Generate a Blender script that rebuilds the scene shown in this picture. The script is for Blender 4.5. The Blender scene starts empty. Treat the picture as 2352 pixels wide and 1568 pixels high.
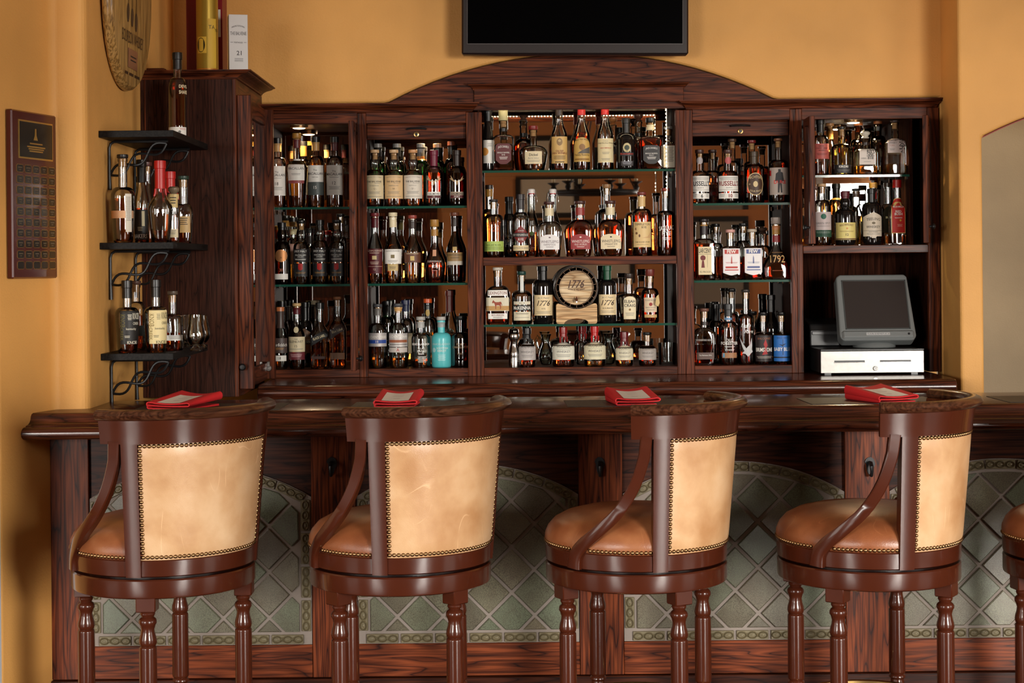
import bpy, bmesh, math, random
from mathutils import Vector, Matrix
random.seed(7)
SC = bpy.context.scene
COL = SC.collection
# ------------------------------------------------------------------ camera, light, exposure
F = 3900.0; PX0, PY0 = 1176.0, 613.0; TH = 0.0098; H = 1.478
cam_d = bpy.data.cameras.new('camera'); cam = bpy.data.objects.new('camera', cam_d); COL.objects.link(cam)
cam.matrix_world = Matrix.Translation((0, 0, H)) @ Matrix.Rotation(math.pi/2, 4, 'X') @ Matrix.Rotation(-TH, 4, 'Z')
cam_d.sensor_width = 36.0; cam_d.lens = 36.0*F/2352.0
cam_d.shift_x = 0.0; cam_d.shift_y = -(784.0-PY0)/2352.0
cam_d.clip_start = 0.05; cam_d.clip_end = 60
SC.camera = cam
SC.view_settings.view_transform = 'Standard'; SC.view_settings.look = 'None'
SC.view_settings.gamma = 1.0; SC.view_settings.use_curve_mapping = False
SC.view_settings.exposure = 0.38
W = bpy.data.worlds.new('world'); SC.world = W; W.use_nodes = True
W.node_tree.nodes['Background'].inputs[0].default_value = (0.75, 0.87, 1.0, 1)
W.node_tree.nodes['Background'].inputs[1].default_value = 0.5
C_ = SC.cycles
C_.max_bounces = 9; C_.diffuse_bounces = 3; C_.glossy_bounces = 5; C_.transmission_bounces = 9
C_.transparent_max_bounces = 40; C_.caustics_reflective = False; C_.caustics_refractive = False
C_.sample_clamp_indirect = 4.0
def area(name, loc, rot, sx, sy, power, col):
    d = bpy.data.lights.new(name, 'AREA'); d.shape = 'RECTANGLE'; d.size = sx; d.size_y = sy
    d.energy = power; d.color = col
    o = bpy.data.objects.new(name, d); COL.objects.link(o); o.location = loc; o.rotation_euler = rot
    return o
DAY = (1.0, 0.955, 0.88)
# daylight through the room's tall windows: two in the rear wall, one in each side wall
# (rear pair shaped by tilt and narrowed spread to keep the upper wall darker)
def aim(o, p):
    o.rotation_euler = (Vector(p)-o.location).to_track_quat('-Z', 'Y').to_euler()
    o.data.spread = math.radians(64)
LR1 = area('daylight_window_1', (3.95, -3.00, 1.40), (0, 0, 0), 1.9, 2.0, 150, DAY); aim(LR1, (.6, 4.6, -1.5))
LR2 = area('daylight_window_2', (-3.75, -3.00, 1.40), (0, 0, 0), 1.9, 2.0, 75, DAY); aim(LR2, (-.4, 4.6, -1.5))
LL1 = area('daylight_window_3', (4.94, 2.2, 1.35), (0, math.radians(90), 0), 2.1, 1.7, 60, DAY)
LL2 = area('daylight_window_4', (-4.74, 1.6, 1.35), (0, math.radians(-90), 0), 2.1, 1.7, 48, DAY)

# ------------------------------------------------------------------ helpers
def P(px, py, Y):
    """photo pixel -> world point at depth Y (the depth comes from what the thing touches)"""
    c, s = math.cos(TH), math.sin(TH)
    u = (px-PX0)*c-(py-PY0)*s; v = (px-PX0)*s+(py-PY0)*c
    return Vector((u*Y/F, Y, H-v*Y/F))
def X(px, py, Y): return P(px, py, Y).x
def Z(px, py, Y): return P(px, py, Y).z
def lin(r, g, b):
    f = lambda c: (c/12.92 if c <= 0.04045 else ((c+0.055)/1.055)**2.4)
    return (f(r/255), f(g/255), f(b/255))

class MB:
    """collects shapes of ONE part"""
    def __init__(s): s.v = []; s.f = []; s.m = []; s.sm = []
    def add(s, vs, fs, mi=0, smooth=False):
        o = len(s.v); s.v += [tuple(p) for p in vs]
        for f in fs: s.f.append(tuple(i+o for i in f)); s.m.append(mi); s.sm.append(smooth)
        return s
    def box(s, x0, x1, y0, y1, z0, z1, b=0.0, mi=0):
        if x0 > x1: x0, x1 = x1, x0
        if y0 > y1: y0, y1 = y1, y0
        if z0 > z1: z0, z1 = z1, z0
        if b <= 0:
            vs = [(x, y, z) for x in (x0, x1) for y in (y0, y1) for z in (z0, z1)]
            return s.add(vs, [(0,1,3,2),(4,6,7,5),(0,4,5,1),(2,3,7,6),(0,2,6,4),(1,5,7,3)], mi)
        b = min(b, (x1-x0)*.45, (y1-y0)*.45, (z1-z0)*.45)
        lo = (x0, y0, z0); hi = (x1, y1, z1); vs = []; idx = {}
        for sx in (0, 1):
            for sy in (0, 1):
                for sz in (0, 1):
                    for ax in range(3):
                        p = []
                        for k, sg in enumerate((sx, sy, sz)):
                            e = (lo, hi)[sg][k]
                            if k != ax: e += (b if sg == 0 else -b)
                            p.append(e)
                        idx[(sx, sy, sz, ax)] = len(vs); vs.append(p)
        fs = []
        for ax in range(3):
            o1, o2 = (ax+1) % 3, (ax+2) % 3
            for sg in (0, 1):
                q = []
                for a, c in ((0,0),(1,0),(1,1),(0,1)):
                    k = [0,0,0]; k[ax] = sg; k[o1] = a; k[o2] = c; q.append(idx[(k[0],k[1],k[2],ax)])
                fs.append(q if sg else q[::-1])
        for ax in range(3):
            o1, o2 = (ax+1) % 3, (ax+2) % 3
            for a in (0, 1):
                for c in (0, 1):
                    k0 = [0,0,0]; k1 = [0,0,0]; k0[ax] = 0; k1[ax] = 1
                    for k in (k0, k1): k[o1] = a; k[o2] = c
                    q = [idx[tuple(k0)+(o1,)], idx[tuple(k1)+(o1,)], idx[tuple(k1)+(o2,)], idx[tuple(k0)+(o2,)]]
                    fs.append(q if a != c else q[::-1])
        for sx in (0, 1):
            for sy in (0, 1):
                for sz in (0, 1):
                    q = [idx[(sx,sy,sz,0)], idx[(sx,sy,sz,1)], idx[(sx,sy,sz,2)]]
                    fs.append(q if (sx+sy+sz) % 2 == 1 else q[::-1])
        return s.add(vs, fs, mi)
    def lathe(s, prof, seg=24, c=(0,0,0), mi=0, smooth=True, cap=True, a0=0, a1=None, axis='z'):
        full = a1 is None; n = seg if full else seg+1
        vs = []
        for r, z in prof:
            for i in range(n):
                a = (2*math.pi*i/seg) if full else a0+(a1-a0)*i/seg
                p = (r*math.sin(a), -r*math.cos(a), z)
                if axis == 'y': p = (p[0], z, p[1])
                elif axis == 'x': p = (z, p[0], p[1])
                vs.append((p[0]+c[0], p[1]+c[1], p[2]+c[2]))
        fs = []
        for j in range(len(prof)-1):
            for i in range(seg):
                k = (i+1) % n
                q = (j*n+i, j*n+k, (j+1)*n+k, (j+1)*n+i)
                fs.append(q if axis != 'y' else q[::-1])
        s.add(vs, fs, mi, smooth)
        if cap and full:
            o = len(s.v)-len(vs); L = len(prof)-1
            if prof[0][0] > 1e-6: s.f.append(tuple(o+i for i in range(n))[::-1]); s.m.append(mi); s.sm.append(False)
            if prof[L][0] > 1e-6: s.f.append(tuple(o+L*n+i for i in range(n))); s.m.append(mi); s.sm.append(False)
        return s
    def prism(s, poly, d0, d1, plane='xz', mi=0, smooth=False, holes=False):
        """extrude a 2D polygon; plane 'xz' -> extruded along y, 'yz' -> along x, 'xy' -> along z"""
        def pt(a, b, d): return {'xz': (a, d, b), 'yz': (d, a, b), 'xy': (a, b, d)}[plane]
        n = len(poly)
        vs = [pt(a, b, d0) for a, b in poly]+[pt(a, b, d1) for a, b in poly]
        fs = [tuple(range(n)), tuple(range(2*n-1, n-1, -1))]
        s.add(vs, fs, mi, False); o = len(s.v)-2*n
        for i in range(n):
            k = (i+1) % n
            s.f.append((o+i, o+n+i, o+n+k, o+k)); s.m.append(mi); s.sm.append(smooth)
        return s
    def tube(s, path, r, seg=8, mi=0, caps=True, closed=False):
        pts = [Vector(p) for p in path]; n = len(pts)
        rr = r if isinstance(r, (list, tuple)) else [r]*n
        vs = []; up = None
        for i, p in enumerate(pts):
            t = (pts[(i+1) % n]-pts[i-1]) if closed else (pts[min(i+1, n-1)]-pts[max(i-1, 0)])
            if t.length < 1e-9: t = Vector((0,0,1))
            t.normalize()
            if up is None:
                up = Vector((0,0,1)) if abs(t.z) < .9 else Vector((1,0,0))
            a = t.cross(up)
            if a.length < 1e-6: a = t.orthogonal()
            a.normalize(); b = a.cross(t).normalized(); up = b
            for k in range(seg):
                g = 2*math.pi*k/seg
                vs.append(p+(a*math.cos(g)+b*math.sin(g))*rr[i])
        fs = []
        for i in range(n if closed else n-1):
            j = (i+1) % n
            for k in range(seg):
                l = (k+1) % seg
                fs.append((i*seg+k, i*seg+l, j*seg+l, j*seg+k))
        s.add(vs, fs, mi, True)
        if caps and not closed:
            o = len(s.v)-len(vs)
            s.f.append(tuple(o+k for k in range(seg))[::-1]); s.m.append(mi); s.sm.append(False)
            s.f.append(tuple(o+(n-1)*seg+k for k in range(seg))); s.m.append(mi); s.sm.append(False)
        return s
    def sweep(s, rings, mi=0, smooth=False, closed=True, caps=True):
        """rings: list of equal-length point loops"""
        n = len(rings[0]); vs = [p for r in rings for p in r]; fs = []
        for j in range(len(rings)-1):
            for i in range(n if closed else n-1):
                k = (i+1) % n
                fs.append((j*n+i, j*n+k, (j+1)*n+k, (j+1)*n+i))
        s.add(vs, fs, mi, smooth)
        if caps and closed:
            o = len(s.v)-len(vs); L = (len(rings)-1)*n
            s.f.append(tuple(o+i for i in range(n))[::-1]); s.m.append(mi); s.sm.append(False)
            s.f.append(tuple(o+L+i for i in range(n))); s.m.append(mi); s.sm.append(False)
        return s
    def ball(s, c, r, seg=10, rings=6, mi=0, sz=1.0):
        prof = [(max(r*math.sin(math.pi*i/rings), 0), -r*sz*math.cos(math.pi*i/rings)) for i in range(rings+1)]
        prof[0] = (1e-5, prof[0][1]); prof[-1] = (1e-5, prof[-1][1])
        return s.lathe(prof, seg, c, mi, True, False)

ORG = {}
def _world(o): return ORG.get(o.name, Vector((0, 0, 0)))
def mesh_of(mb, mats, name='part', off=Vector((0,0,0)), fix=False):
    me = bpy.data.meshes.new(name)
    me.from_pydata([(x-off.x, y-off.y, z-off.z) for x, y, z in mb.v], [], mb.f)
    for m in mats: me.materials.append(m)
    me.polygons.foreach_set('material_index', mb.m); me.polygons.foreach_set('use_smooth', mb.sm)
    if fix:
        b = bmesh.new(); b.from_mesh(me); bmesh.ops.remove_doubles(b, verts=b.verts, dist=1e-6)
        bmesh.ops.recalc_face_normals(b, faces=b.faces); b.to_mesh(me); b.free()
    me.update()
    if any(mb.sm): me.set_sharp_from_angle(angle=math.radians(40))
    return me
def obj(name, mb, mats, parent=None, local=False, fix=True, loc=None, label=None):
    """one mesh object; parts of a thing are children of its Empty. World-built parts are shifted to the parent."""
    if not isinstance(mats, (list, tuple)): mats = [mats]
    off = Vector((0, 0, 0)) if (local or parent is None) else _world(parent)
    me = mb if isinstance(mb, bpy.types.Mesh) else mesh_of(mb, mats, name, off, fix)
    o = bpy.data.objects.new(name, me); COL.objects.link(o)
    if parent is not None: o.parent = parent; ORG[o.name] = _world(parent)
    if loc is not None: o.location = loc
    if label: o['label'] = label
    return o
def thing(name, label, cat, loc=(0,0,0), rotz=0.0, group=None):
    o = bpy.data.objects.new(name, None); COL.objects.link(o); o.empty_display_size = .05
    o.location = loc; o.rotation_euler = (0, 0, rotz); ORG[o.name] = Vector(loc)
    o['label'] = label; o['category'] = cat
    if group: o['group'] = group
    return o
def tag(o, label, cat, group=None):
    o['label'] = label; o['category'] = cat
    if group: o['group'] = group
    return o
def struct(name, mb, mats, label=None):
    o = obj(name, mb, mats); o['kind'] = 'structure'
    if label: o['label'] = label
    return o
def bevel(o, w, seg=2, ang=35):
    m = o.modifiers.new('bevel', 'BEVEL'); m.width = w; m.segments = seg; m.limit_method = 'ANGLE'; m.angle_limit = math.radians(ang)
    m.harden_normals = False
    return o

# ------------------------------------------------------------------ materials
MATS = {}
def _new(name):
    m = bpy.data.materials.new(name); m.use_nodes = True; nt = m.node_tree
    return m, nt, nt.nodes['Principled BSDF'], nt.nodes, nt.links
def flat(name, col, rough=.5, metal=0.0, spec=.5, coat=0.0, emit=None, es=0.0, var=0.0, sheen=0.0, bump=0.0, bscale=200):
    if name in MATS: return MATS[name]
    m, nt, b, N, L = _new(name)
    b.inputs['Base Color'].default_value = (*col, 1); b.inputs['Roughness'].default_value = rough
    b.inputs['Metallic'].default_value = metal; b.inputs['Specular IOR Level'].default_value = spec
    b.inputs['Coat Weight'].default_value = coat; b.inputs['Coat Roughness'].default_value = .08
    if emit: b.inputs['Emission Color'].default_value = (*emit, 1); b.inputs['Emission Strength'].default_value = es
    tc = N.new('ShaderNodeTexCoord'); no = N.new('ShaderNodeTexNoise'); no.inputs['Scale'].default_value = bscale
    no.inputs['Detail'].default_value = 2
    L.new(tc.outputs['Object'], no.inputs['Vector'])
    if var > 0:
        mx = N.new('ShaderNodeMix'); mx.data_type = 'RGBA'; mx.blend_type = 'MULTIPLY'; mx.inputs[0].default_value = var
        mx.inputs[6].default_value = (*col, 1); L.new(no.outputs['Fac'], mx.inputs[7]); L.new(mx.outputs[2], b.inputs['Base Color'])
    if bump > 0:
        bp = N.new('ShaderNodeBump'); bp.inputs['Strength'].default_value = bump; bp.inputs['Distance'].default_value = .002
        L.new(no.outputs['Fac'], bp.inputs['Height']); L.new(bp.outputs['Normal'], b.inputs['Normal'])
    MATS[name] = m; return m
def ramp(N, stops):
    r = N.new('ShaderNodeValToRGB'); e = r.color_ramp.elements
    while len(e) < len(stops): e.new(.5)
    for k, (p, c) in enumerate(stops): e[k].position = p; e[k].color = (*c, 1)
    return r
def wood(name, axis='x', dark=(.016,.0032,.0016), mid=(.072,.0160,.0060), light=(.155,.0370,.0125), rough=.44, coat=.04, sc=1.0, spec=.16):
    """stained oak: long cathedral figure plus dark pores running along the axis"""
    if name in MATS: return MATS[name]
    m, nt, b, N, L = _new(name)
    tc = N.new('ShaderNodeTexCoord'); oi = N.new('ShaderNodeObjectInfo')
    ad = N.new('ShaderNodeVectorMath'); ad.operation = 'MULTIPLY_ADD'
    ad.inputs[1].default_value = (1,1,1); L.new(tc.outputs['Object'], ad.inputs[0])
    cb = N.new('ShaderNodeCombineXYZ'); mu = N.new('ShaderNodeMath'); mu.operation = 'MULTIPLY'; mu.inputs[1].default_value = 3.7
    L.new(oi.outputs['Random'], mu.inputs[0])
    for k in range(3): L.new(mu.outputs[0], cb.inputs[k])
    L.new(cb.outputs[0], ad.inputs[2])
    def stretched(al, ac):
        mp = N.new('ShaderNodeMapping'); v = [ac*sc]*3; v['xyz'.index(axis)] = al*sc; mp.inputs['Scale'].default_value = v
        L.new(ad.outputs[0], mp.inputs[0]); return mp
    m1 = stretched(1.2, 15.0); n1 = N.new('ShaderNodeTexNoise'); n1.inputs['Scale'].default_value = 1.6; n1.inputs['Detail'].default_value = 1.5
    n1.inputs['Distortion'].default_value = .25
    L.new(m1.outputs[0], n1.inputs['Vector'])
    k1 = N.new('ShaderNodeMath'); k1.operation = 'MULTIPLY'; k1.inputs[1].default_value = 7.5; L.new(n1.outputs['Fac'], k1.inputs[0])
    fr = N.new('ShaderNodeMath'); fr.operation = 'PINGPONG'; fr.inputs[1].default_value = .5; L.new(k1.outputs[0], fr.inputs[0])
    rp = ramp(N, [(0, dark), (.14, mid), (.9, light)]); 
    d2 = N.new('ShaderNodeMath'); d2.operation = 'MULTIPLY'; d2.inputs[1].default_value = 2.0; L.new(fr.outputs[0], d2.inputs[0])
    L.new(d2.outputs[0], rp.inputs[0])
    m2 = stretched(6.0, 170.0); n2 = N.new('ShaderNodeTexNoise'); n2.inputs['Scale'].default_value = 1.0; n2.inputs['Detail'].default_value = 2
    L.new(m2.outputs[0], n2.inputs['Vector'])
    r2 = ramp(N, [(.38, (.28,.24,.22)), (.56, (1,1,1))]); L.new(n2.outputs['Fac'], r2.inputs[0])
    mx = N.new('ShaderNodeMix'); mx.data_type = 'RGBA'; mx.blend_type = 'MULTIPLY'; mx.inputs[0].default_value = .75
    L.new(rp.outputs[0], mx.inputs[6]); L.new(r2.outputs[0], mx.inputs[7]); L.new(mx.outputs[2], b.inputs['Base Color'])
    bp = N.new('ShaderNodeBump'); bp.inputs['Strength'].default_value = .12; bp.inputs['Distance'].default_value = .001
    L.new(n2.outputs['Fac'], bp.inputs['Height']); L.new(bp.outputs['Normal'], b.inputs['Normal'])
    b.inputs['Roughness'].default_value = rough; b.inputs['Coat Weight'].default_value = coat; b.inputs['Coat Roughness'].default_value = .14
    b.inputs['Specular IOR Level'].default_value = spec
    MATS[name] = m; return m
def plaster(name, col):
    m, nt, b, N, L = _new(name)
    tc = N.new('ShaderNodeTexCoord')
    n1 = N.new('ShaderNodeTexNoise'); n1.inputs['Scale'].default_value = 2.2; n1.inputs['Detail'].default_value = 3; L.new(tc.outputs['Object'], n1.inputs['Vector'])
    r1 = ramp(N, [(.3, tuple(c*.86 for c in col)), (.7, tuple(min(c*1.1, 1) for c in col))]); L.new(n1.outputs['Fac'], r1.inputs[0])
    L.new(r1.outputs[0], b.inputs['Base Color'])
    n2 = N.new('ShaderNodeTexNoise'); n2.inputs['Scale'].default_value = 160; n2.inputs['Detail'].default_value = 3; L.new(tc.outputs['Object'], n2.inputs['Vector'])
    n3 = N.new('ShaderNodeTexNoise'); n3.inputs['Scale'].default_value = 14; n3.inputs['Detail'].default_value = 4; L.new(tc.outputs['Object'], n3.inputs['Vector'])
    ad = N.new('ShaderNodeMath'); ad.operation = 'MULTIPLY_ADD'; ad.inputs[1].default_value = 3.0; L.new(n3.outputs['Fac'], ad.inputs[0]); L.new(n2.outputs['Fac'], ad.inputs[2])
    bp = N.new('ShaderNodeBump'); bp.inputs['Strength'].default_value = .35; bp.inputs['Distance'].default_value = .003
    L.new(ad.outputs[0], bp.inputs['Height']); L.new(bp.outputs['Normal'], b.inputs['Normal'])
    b.inputs['Roughness'].default_value = .55; b.inputs['Specular IOR Level'].default_value = .35
    return m
def leather(name, c0, c1, c2, rough=.34):
    m, nt, b, N, L = _new(name)
    tc = N.new('ShaderNodeTexCoord'); oi = N.new('ShaderNodeObjectInfo')
    ad = N.new('ShaderNodeVectorMath'); ad.operation = 'ADD'; L.new(tc.outputs['Object'], ad.inputs[0])
    mu = N.new('ShaderNodeMath'); mu.operation = 'MULTIPLY'; mu.inputs[1].default_value = 9.0; L.new(oi.outputs['Random'], mu.inputs[0]); L.new(mu.outputs[0], ad.inputs[1])
    n1 = N.new('ShaderNodeTexNoise'); n1.inputs['Scale'].default_value = 8; n1.inputs['Detail'].default_value = 4; n1.inputs['Distortion'].default_value = .15
    L.new(ad.outputs[0], n1.inputs['Vector'])
    r1 = ramp(N, [(.28, c0), (.5, c1), (.74, c2)]); L.new(n1.outputs['Fac'], r1.inputs[0])
    # fine pale scratches
    sn = N.new('ShaderNodeTexNoise'); sn.inputs['Scale'].default_value = 7; sn.inputs['Detail'].default_value = 0; sn.inputs['Distortion'].default_value = 1.5
    sm_ = N.new('ShaderNodeMapping'); sm_.inputs['Scale'].default_value = (1, 1, .35); sm_.inputs['Rotation'].default_value = (.6, .9, .2); L.new(ad.outputs[0], sm_.inputs[0]); L.new(sm_.outputs[0], sn.inputs['Vector'])
    rs0 = ramp(N, [(.493, (0,0,0)), (.5, (1,1,1)), (.507, (0,0,0))]); L.new(sn.outputs['Fac'], rs0.inputs[0])
    bn = N.new('ShaderNodeTexNoise'); bn.inputs['Scale'].default_value = 11; L.new(ad.outputs[0], bn.inputs['Vector'])
    br_ = ramp(N, [(.5, (0,0,0)), (.62, (.45,.45,.45))]); L.new(bn.outputs['Fac'], br_.inputs[0])
    rs = N.new('ShaderNodeMix'); rs.data_type = 'RGBA'; rs.blend_type = 'MULTIPLY'; rs.inputs[0].default_value = 1.0
    L.new(rs0.outputs[0], rs.inputs[6]); L.new(br_.outputs[0], rs.inputs[7])
    mx = N.new('ShaderNodeMix'); mx.data_type = 'RGBA'; L.new(rs.outputs[2], mx.inputs[0]); L.new(r1.outputs[0], mx.inputs[6])
    mx.inputs[7].default_value = (*[min(1, c*1.35) for c in c2], 1); L.new(mx.outputs[2], b.inputs['Base Color'])
    n2 = N.new('ShaderNodeTexNoise'); n2.inputs['Scale'].default_value = 350; n2.inputs['Detail'].default_value = 2; L.new(tc.outputs['Object'], n2.inputs['Vector'])
    n3 = N.new('ShaderNodeTexNoise'); n3.inputs['Scale'].default_value = 16; n3.inputs['Detail'].default_value = 2; L.new(ad.outputs[0], n3.inputs['Vector'])
    a2 = N.new('ShaderNodeMath'); a2.operation = 'MULTIPLY_ADD'; a2.inputs[1].default_value = 5.0; L.new(n3.outputs['Fac'], a2.inputs[0]); L.new(n2.outputs['Fac'], a2.inputs[2])
    bp = N.new('ShaderNodeBump'); bp.inputs['Strength'].default_value = .22; bp.inputs['Distance'].default_value = .0015
    L.new(a2.outputs[0], bp.inputs['Height']); L.new(bp.outputs['Normal'], b.inputs['Normal'])
    b.inputs['Roughness'].default_value = rough; b.inputs['Specular IOR Level'].default_value = .5
    return m
def glass_thin(name, col=(.95,.97,.96), edge=1.0, rough=.02):
    """thin container glass: clear straight through, mirror-like at grazing angles"""
    if name in MATS: return MATS[name]
    m = bpy.data.materials.new(name); m.use_nodes = True; nt = m.node_tree; N, L = nt.nodes, nt.links
    for n in list(N):
        if n.type != 'OUTPUT_MATERIAL': N.remove(n)
    out = N['Material Output']
    tr = N.new('ShaderNodeBsdfTransparent'); tr.inputs[0].default_value = (*col, 1)
    gl = N.new('ShaderNodeBsdfGlossy'); gl.inputs['Roughness'].default_value = rough; gl.inputs['Color'].default_value = (.95,.97,.97,1)
    fr = N.new('ShaderNodeFresnel'); fr.inputs['IOR'].default_value = 1.5
    k = N.new('ShaderNodeMath'); k.operation = 'MULTIPLY_ADD'; k.inputs[1].default_value = 1.45*edge; k.inputs[2].default_value = .055; k.use_clamp = True
    L.new(fr.outputs[0], k.inputs[0])
    mx = N.new('ShaderNodeMixShader'); L.new(k.outputs[0], mx.inputs[0]); L.new(tr.outputs[0], mx.inputs[1]); L.new(gl.outputs[0], mx.inputs[2])
    L.new(mx.outputs[0], out.inputs[0]); MATS[name] = m; return m
def liquid(name, col, ior=1.36):
    if name in MATS: return MATS[name]
    m, nt, b, N, L = _new(name)
    b.inputs['Base Color'].default_value = (*col, 1); b.inputs['Transmission Weight'].default_value = 1.0
    b.inputs['Roughness'].default_value = 0.0; b.inputs['IOR'].default_value = ior
    MATS[name] = m; return m

WX = wood('oak_stained_across', 'x'); WZ = wood('oak_stained_upright', 'z'); WY = wood('oak_stained_deep', 'y')
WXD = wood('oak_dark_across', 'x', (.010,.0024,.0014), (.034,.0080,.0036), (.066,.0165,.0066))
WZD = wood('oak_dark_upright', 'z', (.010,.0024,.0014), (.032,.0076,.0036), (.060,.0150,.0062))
PANELW = wood('oak_veneer_panel', 'z', (.014,.0042,.0026), (.036,.0105,.0056), (.052,.0160,.0084), .55, 0, 1.6, .12)
BARW = wood('bar_top_varnish', 'x', (.016,.0036,.0022), (.062,.0140,.0065), (.120,.030,.0125), .24, .35, 1.0, .4)
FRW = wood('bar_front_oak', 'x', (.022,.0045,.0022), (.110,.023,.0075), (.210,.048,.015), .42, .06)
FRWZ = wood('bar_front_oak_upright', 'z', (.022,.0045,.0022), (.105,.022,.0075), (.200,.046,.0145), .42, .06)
MAHOG = flat('stool_mahogany', (.066,.0135,.0052), .25, spec=.3, coat=.25, var=.25, bscale=25)
MAHOGX = flat('stool_mahogany_bent', (.066,.0135,.0052), .23, spec=.35, coat=.35, var=.25, bscale=18)
WORNW = wood('stool_worn_rail', 'x', (.040,.012,.006), (.060,.019,.009), (.095,.034,.016), .28, .45, 1.0, .5)
SHELFB = wood('shelf_blackened', 'y', (.004,.0035,.0035), (.008,.007,.0065), (.013,.011,.010), .5, 0, 1.0, .15)
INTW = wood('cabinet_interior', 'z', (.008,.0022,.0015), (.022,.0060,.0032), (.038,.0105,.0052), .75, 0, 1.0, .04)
PALEW = wood('pale_oak', 'x', (.55,.29,.12), (.72,.45,.22), (.80,.54,.29), .5, 0)
BARRELW = wood('barrel_oak', 'x', (.45,.26,.12), (.68,.47,.26), (.80,.62,.40), .5, 0)
SIGNW = wood('sign_oak', 'z', (.30,.16,.045), (.46,.26,.075), (.58,.35,.12), .35, .3)
OCHRE = plaster('ochre_plaster', lin(230, 170, 94))
CREAMW = plaster('buff_plaster', lin(176, 156, 124))
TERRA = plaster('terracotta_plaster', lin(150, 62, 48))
BLACK = flat('black_iron', (.008,.008,.009), .42, .3)
BLKPL = flat('black_plastic', (.012,.012,.013), .35)
STEEL = flat('steel', (.45,.44,.42), .28, 1.0, bump=.05)
BRASS = flat('brass', (.52,.34,.13), .3, 1.0)
NAILM = flat('antique_brass_nail', (.30,.18,.085), .32, 1.0)
CHROME = flat('chrome', (.75,.75,.74), .12, 1.0)
MIRROR = flat('mirror_silver', (.78,.76,.73), .015, 1.0)
GLASS = glass_thin('clear_glass')
SHELFG = glass_thin('shelf_glass', (.86,.95,.91), 1.0)
WHITEP = flat('white_paint', (.80,.80,.78), .5)
# ------------------------------------------------------------------ the room
YF = 6.375        # face of the back-bar joinery
YM = 6.655        # mirror at the back of the bays
XL = -1.258       # plane of the left wall beside the shelves
CEIL = 3.15
mb = MB().box(-5.2, 6.5, -3.3, 8.0, -.06, 0)
FLOORM = wood('floor_boards', 'x', (.03,.012,.007), (.085,.035,.018), (.14,.06,.03), .4, .2)
struct('floor', mb, FLOORM)
struct('ceiling', MB().box(-5.2, 6.5, -3.3, 8.0, CEIL, CEIL+.06), flat('ceiling_white', (.55,.47,.36), .8))
# left wall in plan: splayed reveal, blunt pier with rounded arris, then the wall that carries the shelves
plan = [(-1.432, 4.735), (-1.362, 5.012)]
plan += [(-1.348, 5.026), (-1.30, 5.030)]
for k in range(6):
    a = math.pi/2*k/5
    plan.append((XL-.030+.030*math.sin(a), 5.060-.030*math.cos(a)))
plan += [(XL, 6.50), (-1.75, 6.50), (-1.75, 4.735)]
mb = MB(); mb.prism(plan, 0, CEIL, 'xy', smooth=True)
o = struct('wall_left', mb, OCHRE)
o.data.polygons.foreach_set('use_smooth', [False]*len(o.data.polygons))
bevel(o, .008, 3, 20)
# white door casing at the near end of the reveal
struct('trim_1', MB().box(-1.50, -1.4325, 4.69, 4.734, 0, 2.3, .004), flat('casing_white', (.72,.78,.84), .4), 'white casing at the end of the left wall')
struct('wall_left_rear', MB().box(-4.86, -4.80, -3.2, 4.79, 0, CEIL), OCHRE)
struct('wall_left_return', MB().box(-4.80, -1.75, 4.735, 4.79, 0, CEIL), OCHRE)
struct('wall_right', MB().box(5.0, 5.06, -3.2, 6.2, 0, CEIL), OCHRE)
struct('wall_rear', MB().box(-4.86, 5.06, -3.26, -3.2, 0, CEIL), plaster('rear_plaster', lin(200, 132, 76)))
dr_ = struct('door_1', MB().box(-2.75, -.72, -3.198, -3.15, 0, 2.95, .004), WZD, 'dark panelled double door in the rear wall')
for xx in (-2.6, -2.1, -1.58, -1.08):
    obj('panel', MB().box(xx, xx+.36, -3.15, -3.14, .3, 1.2, .005), WZ, dr_); obj('panel', MB().box(xx, xx+.36, -3.15, -3.14, 1.4, 2.7, .005), WZ, dr_)
# window frames round the daylight
def window(n, x, y, along, hw, z0, z1):
    m = MB()
    def bar(a, b, c, d):
        if along == 'x': m.box(x+a, x+b, y, y+.06, c, d)
        else: m.box(x, x+.06 if x > 0 else x-.06, y+a, y+b, c, d)
    for a in (-hw-.06, -.02, hw): bar(a, a+(.06 if a != -.02 else .04), z0-.06, z1+.06)
    for c in (z0-.06, (z0+z1)/2-.02, z1): bar(-hw-.06, hw+.06, c, c+(.06 if c != (z0+z1)/2-.02 else .04))
    struct('window_%d' % n, m, WHITEP, 'tall window with white glazing bars')
window(1, 3.95, -3.10, 'x', .95, .38, 2.42); window(2, -3.75, -3.10, 'x', .95, .30, 2.40); window(3, 4.90, 2.2, 'y', .85, .30, 2.40); window(4, -4.70, 1.6, 'y', .85, .30, 2.40)

# back wall over the joinery: plaster cut round the cabinets and the arched pediment
YW = 6.372
zc = lambda px, py: Z(px, py, YW); xc = lambda px, py=230: X(px, py, YW)
ARC = []
ax0, az0 = P(893, 235, YW).x, zc(893, 235); ax1, az1 = P(1776, 223, YW).x, zc(1776, 223); azt = zc(1335, 121)
half = (ax1-ax0)/2; zb = (az0+az1)/2; rise = azt-zb; RA = (half*half+rise*rise)/(2*rise); acx = (ax0+ax1)/2; acz = zb+rise-RA
aa = math.asin(half/RA)
for k in range(25):
    t = -aa+2*aa*k/24
    ARC.append((acx+RA*math.sin(t), acz+RA*math.cos(t)))
ZCR = (zc(640, 238.5)+zc(2120, 224))/2
XR = X(2158, 500, YF)           # right edge of the joinery
poly = [(XL-.05, CEIL), (XL-.05, ZCR)]+[(ax0-.02, ZCR)]+ARC+[(ax1+.02, ZCR), (XR+.006, ZCR), (XR+.006, .0), (XR+.06, .0), (XR+.06, CEIL)]
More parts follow.
